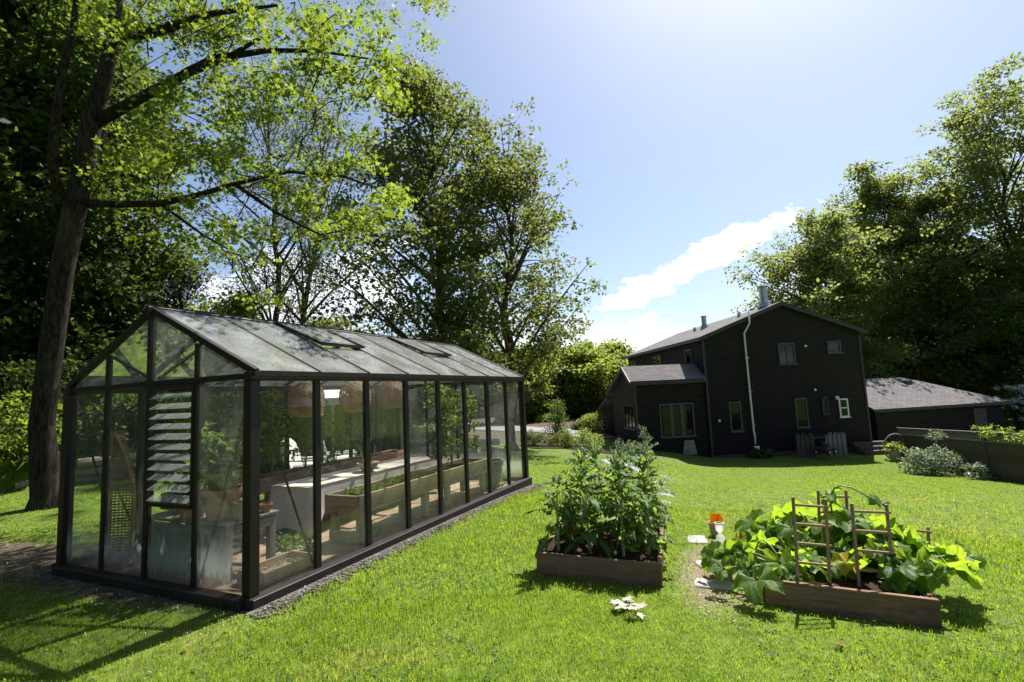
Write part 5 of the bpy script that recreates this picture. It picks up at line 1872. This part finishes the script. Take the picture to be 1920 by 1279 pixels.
squash(.18, .48, 24, .46, .30, 'squash plant spilling out of the bed over the stepping stones', 601, (-.40, -.25))
squash(.50, .95, 20, .45, .62, 'squash plant with upright leaves behind the rear ladder', 602, (0, .1))
squash(.86, .72, 22, .42, .46, 'squash plant growing between the two front ladders', 603)
squash(wR-.16, .60, 26, .44, .42, 'squash plant reaching over the outer side board', 604, (.35, -.05))
squash(wR-.25, 1.05, 20, .42, .44, 'squash plant at the far outer corner of the bed', 605, (.25, .2))
squash(.22, 1.05, 14, .36, .45, 'squash plant at the far corner toward the kale bed', 606, (-.2, .2))
# tall nodding stem with a pale drooping leaf
b = bpt(aR, RR, wR*.62, .9, .15)
t = thing('squash_plant', b, 'long squash stem arching above the ladders with a drooping pale leaf', 'squash')
arc = bez(np.zeros(3), np.array((-.25, .05, 1.05)), np.array((.30, -.05, .56)), 10)
MB().tube(arc, np.linspace(.010, .006, 10), 5).build('stalk', MATS['stem_green'], t, smooth=True)
place_leaf(SQ[1], t, arc[-1], .5, .9, .2, .8)
place_leaf(SQ[3], t, arc[4], 2.0, -.5, .2, .7)


# ---- ladder trellises
def ladder(px0, py0, px1, py1, btm0, btm1, F, label, rungs=5):
    T0, T1 = at(px0, py0, F), at(px1, py1, F)
    B0, B1_ = at(btm0[0], btm0[1], F-.08), at(btm1[0], btm1[1], F-.08)
    t = thing('ladder_trellis', B0, label, 'trellis', 'ladder trellises in the squash bed')
    for a, b in ((T0, B0), (T1, B1_)):
        plank('upright', a+(a-b)*.02, b-(a-b)*.10, .024, .024, MATS['trellis_wood'], t, B0, up=(0, 1, 0), bevel=.003)
    for k in range(rungs):
        f = .06+.90*k/(rungs-1)*.94
        a = T0+(B0-T0)*f; b = T1+(B1_-T1)*f
        off = np.array(_f)*-.020
        d = (b-a)*.06
        plank('rung', a-d+off, b+d+off, .016, .020, MATS['trellis_wood'], t, B0, bevel=.003)
    return t


FRt = float(np.dot(bpt(aR, RR, .3, .18, .2)-CAM, _f))
ladder(1487, 935, 1548, 939, (1497, 1105), (1557, 1112), FRt, 'ladder trellis at the front of the bed toward the stepping stones')
ladder(1597, 947, 1662, 949, (1613, 1120), (1680, 1130), FRt, 'ladder trellis at the front of the bed toward the fence')
ladder(1534, 922, 1586, 922, (1540, 1060), (1596, 1064), FRt+.62, 'ladder trellis standing deeper among the squash leaves')
ladder(1690, 985, 1740, 990, (1690, 1085), (1745, 1090), FRt+.55, 'short ladder trellis sunk among leaves at the bed corner', 4)

# ---- pot with the orange scoop, glass bottle, stones, fallen leaves
p = gnd(1341, 1006)
pt = thing('plant_pot', p, 'slim pale clay pot between the two beds', 'pot')
MB().lathe([(.001, 0), (.045, 0), (.068, .15), (.075, .15), (.077, .175), (.067, .175), (.060, .13), (.001, .125)], n=22).build('pot_body', MATS['clay_pale'], pt, smooth=False)
p2 = p+np.array((.035, .02, .17))
sc = thing('insect_trap', p2, 'orange sticky trap card hanging on a wire over the clay pot', 'trap')
cw = MB()
cw.prism([(-.075, 0, -.02), (.065, 0, -.025), (.075, 0, .04), (.045, 0, .105), (-.065, 0, .105), (-.08, 0, .03)], (0, .004, 0))
cw.build('card', MATS['orange_card'], sc)
MB().prism([(0, -.05, -.03), (0, .05, -.025), (0, .055, .06), (0, -.04, .075)], (.004, 0, 0)).build('card', MATS['orange_card'], sc)
MB().tube([(.02, .004, -.17), (.02, .004, .155), (-.13, .0, .15), (-.135, 0, .11)], .0028, 5).build('wire', MATS['dark_iron'], sc)


def bottle_fn(t):
    gl = t.n('ShaderNodeBsdfGlossy', {'Roughness': .06}).outputs[0]
    tr = t.n('ShaderNodeBsdfTransparent', {'Color': (.90, .93, .88)}).outputs[0]
    df = t.n('ShaderNodeBsdfTranslucent', {'Color': (.75, .78, .70)}).outputs[0]
    a = t.n('ShaderNodeMixShader', {0: .12, 1: tr, 2: gl}).outputs[0]
    return t.n('ShaderNodeMixShader', {0: .38, 1: a, 2: df}).outputs[0]


mat('clear_plastic', bottle_fn)
p = gnd(1352, 1022)
bt = thing('plastic_bottle', p, 'upturned clear plastic bottle beside the clay pot', 'bottle')
MB().lathe([(.055, 0), (.056, .05), (.045, .10), (.022, .125), (.020, .14), (.045, .17), (.052, .24), (.050, .245)], n=20).build('bottle_body', MATS['clear_plastic'], bt, smooth=True)
MB().lathe([(.054, .238), (.054, .252), (.046, .252)], n=20).build('rim', MATS['white_paint'], bt)


def slab(px, py, w, l, rz, label):
    p = gnd(px, py)
    r = np.random.default_rng(int(px))
    poly = [(w/2*sx*r.uniform(.85, 1.05), l/2*sy*r.uniform(.85, 1.05), -.03) for sx, sy in ((-1, -1), (0, -1.05), (1, -1), (1.04, 0), (1, 1), (0, 1.04), (-1, 1), (-1.04, 0))]
    o = MB().prism(poly, (0, 0, .052)).build('stepping_stone', MATS['slate'], None, bevel=.008)
    o.location = (p[0], p[1], p[2]); o.rotation_euler = (0, 0, rz)
    return tag(o, label, 'stepping stone', 'stepping stones between the beds')


slab(1338, 1098, .34, .22, .1, 'flat stone between the beds nearest the squash bed front corner')
slab(1333, 1060, .28, .22, .4, 'flat stone between the beds next to the plastic bottle')
slab(1307, 1014, .22, .30, .2, 'flat stone between the beds by the kale bed side board')


def dry_sprig(px, py, n, R, s, m, label, name='fallen_leaves', cat='leaves'):
    p = gnd(px, py)
    t = thing(name, p+np.array((0, 0, .03)), label, cat)
    r = np.random.default_rng(int(px+py))
    for k in range(n):
        a = r.uniform(0, 6.28); q = R*math.sqrt(r.random())
        v, F = leaf_cloud(np.array([(q*math.cos(a), q*math.sin(a)*.8, .005+.004*k)]), np.array([s*r.uniform(.8, 1.2)]), MAPLE, r, 5.0)
        np_mesh('leaf', v, F, m, t)
    MB().tube([(-R*1.2, 0, .02), (0, .02, .03), (R*.8, -.02, .02)], .004, 4).build('twig', MATS['grey_plank'], t)
    return t


dry_sprig(1177, 1148, 12, .15, .10, MATS['leaf_dry'], 'pale dried maple sprig lying on the lawn before the kale bed')
dry_sprig(1583, 1218, 1, .02, .07, MATS['leaf_brown'], 'curled brown leaf on the grass before the squash bed', 'fallen_leaf', 'leaf')
dry_sprig(1484, 1163, 1, .02, .035, MATS['leaf_brown'], 'small rusty leaf on the grass at the squash bed shadow edge', 'fallen_leaf', 'leaf')
dry_sprig(352, 1222, 1, .02, .05, MATS['leaf_yellow'], 'yellow leaf lying in the grass before the greenhouse front', 'fallen_leaf', 'leaf')

# ================================================================== PLANTS IN THE GREENHOUSE
def tomato(x, y, z0, h, spread, label, seed, n=330, leaf=.075, stakes=True, group='tomato vines in the greenhouse'):
    r = np.random.default_rng(seed)
    t = thing('tomato_plant', (x, y, z0), label, 'tomato plant', group)
    if stakes:
        MB().tube([(0, 0, 0), (.01, 0, h*1.05)], .010, 6).build('stake', MATS['red_plank'], t)
    tips = []; m = MB()
    for k in range(3):
        p = bez(np.zeros(3), np.array((r.normal(0, .1), r.normal(0, .1), h*.5)), np.array((r.normal(0, .12), r.normal(0, .16), h*r.uniform(.8, 1.05))), 9)
        m.tube(p, np.linspace(.008, .004, 9), 5, cap=False)
        for q in p[2:]:
            for _ in range(2):
                a = r.uniform(0, 6.28); l = spread*r.uniform(.5, 1.1)
                e = q+np.array((math.cos(a)*l, math.sin(a)*l, r.uniform(-.12, .06)))
                m.tube(bez(q, (q+e)/2+np.array((0, 0, .06)), e, 4), .003, 4, cap=False)
                tips += [e, q+(e-q)*.6]
    m.build('stem', MATS['stem_green'], t)
    tips = np.array(tips)
    C = blobs_to_leaves(tips, np.full(len(tips), .10), n/len(tips), r, .7, .1)
    v, F = leaf_cloud(C, leaf*r.uniform(.6, 1.3, len(C)), LEAF2, r, .3, .6)
    np_mesh('foliage', v, F, MATS['leaf_tomato'], t)['kind'] = 'stuff'
    return t


tomato(-.5, 3.75, .55, 1.35, .20, 'tomato vine tied up in the far pale planter', 701, 520)
tomato(-.5, 4.15, .55, 1.40, .20, 'dense tomato vine in the middle of the far pale planter', 702, 520)
tomato(-.48, 4.6, .55, 1.25, .18, 'shorter tomato vine at the end of the far pale planter', 703, 420)
for k, (y, h, n) in enumerate(((1.25, 1.25, 420), (1.85, 1.35, 420), (2.45, 1.3, 420), (3.1, 1.35, 420), (3.75, 1.0, 240))):
    tomato(-2.68, y, .61, h, .24, ['tomato plant on the reddish planter close to the front glass', 'tomato plant on the reddish planter behind the near lamp', 'tomato plant on the reddish planter before the cushioned chair',
                                   'tomato plant on the reddish planter before the parasol', 'small tomato plant on the reddish planter past the bowl'][k], 710+k, n)
tomato(-.98, .42, ZT+.26, .62, .20, 'leafy plant growing from the largest terracotta pot', 721, 260, .10, True, 'bench plants')
tomato(-1.35, .36, ZT+.19, .35, .18, 'low leafy plant growing from the squat terracotta pot', 722, 220, .085, False, 'bench plants')
bush('weed_clump', (-.95, 1.25, .02), 'green weed clump on the earth floor beside the bench leg', .26, .26, .24, n=260, leaf=.06, lm='leaf_tomato', seed=731, lumps=12, stems=5)
bush('weed_clump', (-.40, 5.45, .02), 'leafy weed clump on the floor at the far glass corner', .28, .35, .42, n=420, leaf=.06, lm='leaf_tomato', seed=732, lumps=14, stems=6)
bush('weed_clump', (-.45, 2.05, .02), 'sprig of bright leaves under the long pale planter', .16, .25, .2, n=60, leaf=.07, lm='leaf_tomato', seed=733, lumps=6, stems=3)
bush('seedlings', (-.5, 1.95, .545), 'sprouting seedlings in the near end of the pale planter', .20, .30, .09, n=420, leaf=.035, lm='leaf_tomato', seed=734, lumps=20, stems=4)
bush('seedlings', (-.5, 2.75, .545), 'thin green shoots midway along the pale planter', .18, .35, .10, n=160, leaf=.035, lm='leaf_tomato', seed=735, lumps=14, stems=4)
# big grey pot at the far end
pot('plant_pot', (-.45, 5.35, .02), .26, .48, MATS['zinc'], 'grey tub at the far end of the greenhouse floor')

# ================================================================== LAWN GRASS
def grass(name, n, rmin, rmax, hb, wb, label, seed, band=(-60, 68), mask=True):
    r = np.random.default_rng(seed)
    ang = YAW+np.radians(r.uniform(band[0], band[1], n))
    rad = np.sqrt(r.uniform(rmin*rmin, rmax*rmax, n))
    x = CAM[0]+rad*np.sin(ang); y = CAM[1]+rad*np.cos(ang)
    keep = ~((x > -3.12) & (x < .16+.10*r.random(n)) & (y > -.12) & (y < 6.15))

    def inbed(a, R, w, l, pad=.015):
        i = R.inverted()
        ux, uy = R @ Vector((1, 0, 0)), R @ Vector((0, 1, 0))
        u = (x-a[0])*ux.x+(y-a[1])*ux.y; v = (x-a[0])*uy.x+(y-a[1])*uy.y
        return (u > -pad) & (u < w+pad) & (v > -pad) & (v < l+pad)
    keep &= ~inbed(aL, RL, wL, lL) & ~inbed(aR, RR, wR, lR)
    # thin where the earth is bare: greenhouse front, between the beds, gravel edge, under the trees
    dn = (x-LOGA[0])*_ln[0]+(y-LOGA[1])*_ln[1]
    e1 = ((x+3.2)/3.5)**2+((y-.1)/.60)**2
    e2 = ((x-3.63)/.40)**2+((y-2.5)/1.2)**2
    grv = (x > 0) & (x < .36) & (y > -.15) & (y < 6.3)
    prob = np.ones(n)
    prob *= np.clip(e1-.35, .06, 1); prob *= np.clip(.10+(e2-.35)*.8, .12, 1)
    prob = np.where(grv, prob*np.clip((x-.12)/.24, 0, 1)**2, prob)
    prob *= np.where(dn > -.2, .0, 1.0)
    prob *= np.clip((x+12.5)/5+.15, .1, 1)
    # patchy growth
    pn = .5+.25*np.sin(x*2.3+np.sin(y*1.7)*1.3)+.25*np.sin(y*2.9+np.sin(x*2.1)*1.7)
    prob *= .55+.45*pn
    # house, fence, borders
    hx = (x-HO[0])*HU[0]+(y-HO[1])*HU[1]; hy_ = (x-HO[0])*HV[0]+(y-HO[1])*HV[1]
    prob *= np.where(hy_ > -.8, np.where(hx > uA-.8, 0.0, 1.0), 1.0)
    keep &= r.random(n) < prob
    x, y = x[keep], y[keep]; n = len(x)
    z = terrain(x, y)-.004
    tall = .75+.5*(.5+.5*np.sin(x*1.1+.7*np.sin(y*1.9)))
    h = hb*r.uniform(.45, 1.25, n)*tall; w = wb*r.uniform(.7, 1.3, n)
    a = r.uniform(0, 6.28, n); la = r.uniform(0, 6.28, n); lean = h*np.abs(r.normal(0, .55, n))
    dx, dy = np.cos(a)*w, np.sin(a)*w
    lx, ly = np.cos(la)*lean, np.sin(la)*lean
    V = np.empty((n, 5, 3))
    V[:, 0] = np.stack([x-dx, y-dy, z], -1); V[:, 1] = np.stack([x+dx, y+dy, z], -1)
    V[:, 2] = np.stack([x+dx*.8+lx*.35, y+dy*.8+ly*.35, z+h*.62], -1); V[:, 3] = np.stack([x-dx*.8+lx*.35, y-dy*.8+ly*.35, z+h*.62], -1)
    V[:, 4] = np.stack([x+lx, y+ly, z+h*np.clip(1-.25*lean/h, .5, 1)], -1)
    if rmin > 8:                       # far turf: one facet a blade
        V = V[:, (0, 1, 4)]
        i = np.arange(n)[:, None]*3
        return tag(np_mesh(name, V.reshape(-1, 3), i+np.array([[0, 1, 2]]), MATS['grass_blade']), label, 'grass', kind='stuff')
    i = np.arange(n)[:, None]*5
    F = np.concatenate([i+np.array([[0, 1, 2]]), i+np.array([[0, 2, 3]]), i+np.array([[3, 2, 4]])], 0)
    TRI[0] += len(F)
    return tag(np_mesh(name, V.reshape(-1, 3), F, MATS['grass_blade']), label, 'grass', kind='stuff')


grass('lawn_grass', 200000, 1.2, 4.6, .048, .0016, 'short sunlit lawn grass nearest the beds and greenhouse front', 801)
grass('lawn_grass', 200000, 4.6, 9.0, .046, .0030, 'lawn grass round the beds and beside the greenhouse', 802)
grass('lawn_grass', 390000, 9.0, 27.0, .045, .0065, 'far lawn grass sloping down to the house', 803)
# broad-leaved weeds and clover in the turf
r = np.random.default_rng(811)
n = 6000
ang = YAW+np.radians(r.uniform(-50, 50, n)); rad = np.sqrt(r.uniform(1.4**2, 8.0**2, n))
x = CAM[0]+rad*np.sin(ang); y = CAM[1]+rad*np.cos(ang)
k_ = ((x < -3.3) | (x > .6) | (y < -.2)) & (np.sin(x*1.7)+np.sin(y*2.1+x) > -.3) & ~((x > aL[0]-.1) & (x < aL[0]+1.5) & (y > aL[1]-.1) & (y < aL[1]+2.6)) & ~((x > aR[0]-.1) & (x < aR[0]+1.4) & (y > aR[1]-.2) & (y < aR[1]+1.5))
x, y = x[k_], y[k_]
C = np.repeat(np.column_stack([x, y, terrain(x, y)+.02]), 4, 0)+r.normal(0, .014, (len(x)*4, 3))*np.array((1, 1, .5))
v, F = leaf_cloud(C, .022*r.uniform(.6, 1.4, len(C)), LEAF2, r, 1.1)
tag(np_mesh('clover', v, F, MATS['leaf_kale']), 'clover and small weeds scattered through the near lawn', 'clover', kind='stuff')
n = 260
ang = YAW+np.radians(r.uniform(-50, 50, n)); rad = np.sqrt(r.uniform(1.4**2, 9.0**2, n))
x = CAM[0]+rad*np.sin(ang); y = CAM[1]+rad*np.cos(ang)
k_ = (x < -3.3) | (x > .6) | (y < -.2)
v, F = leaf_cloud(np.column_stack([x[k_], y[k_], terrain(x[k_], y[k_])+.035]), .03*r.uniform(.4, 1.4, int(k_.sum())), LEAF2, r, 1.0)
tag(np_mesh('lawn_debris', v, F, MATS['leaf_brown']), 'small brown leaf scraps caught in the lawn', 'leaf litter', kind='stuff')
# bits of dead leaf and twig on the bare earth before the greenhouse
n = 900
x = np.concatenate([r.uniform(-9, .4, n), r.normal(3.6, .35, 500), r.uniform(.1, .6, 300)]); y = np.concatenate([r.normal(-.2, .55, n), r.uniform(1.2, 3.6, 500), r.uniform(-.3, 6.2, 300)])
k_ = ~((x > -3.15) & (x < .12) & (y > -.12) & (y < 6.15))
x, y = x[k_], y[k_]
C = np.column_stack([x, y, terrain(x, y)+.012])
v, F = leaf_cloud(C, .035*r.uniform(.4, 1.3, len(C)), NARROW, r, 1.3)
tag(np_mesh('leaf_litter', v, F, MATS['leaf_dry']), 'dry leaf litter and chips on the bare earth', 'leaf litter', kind='stuff')
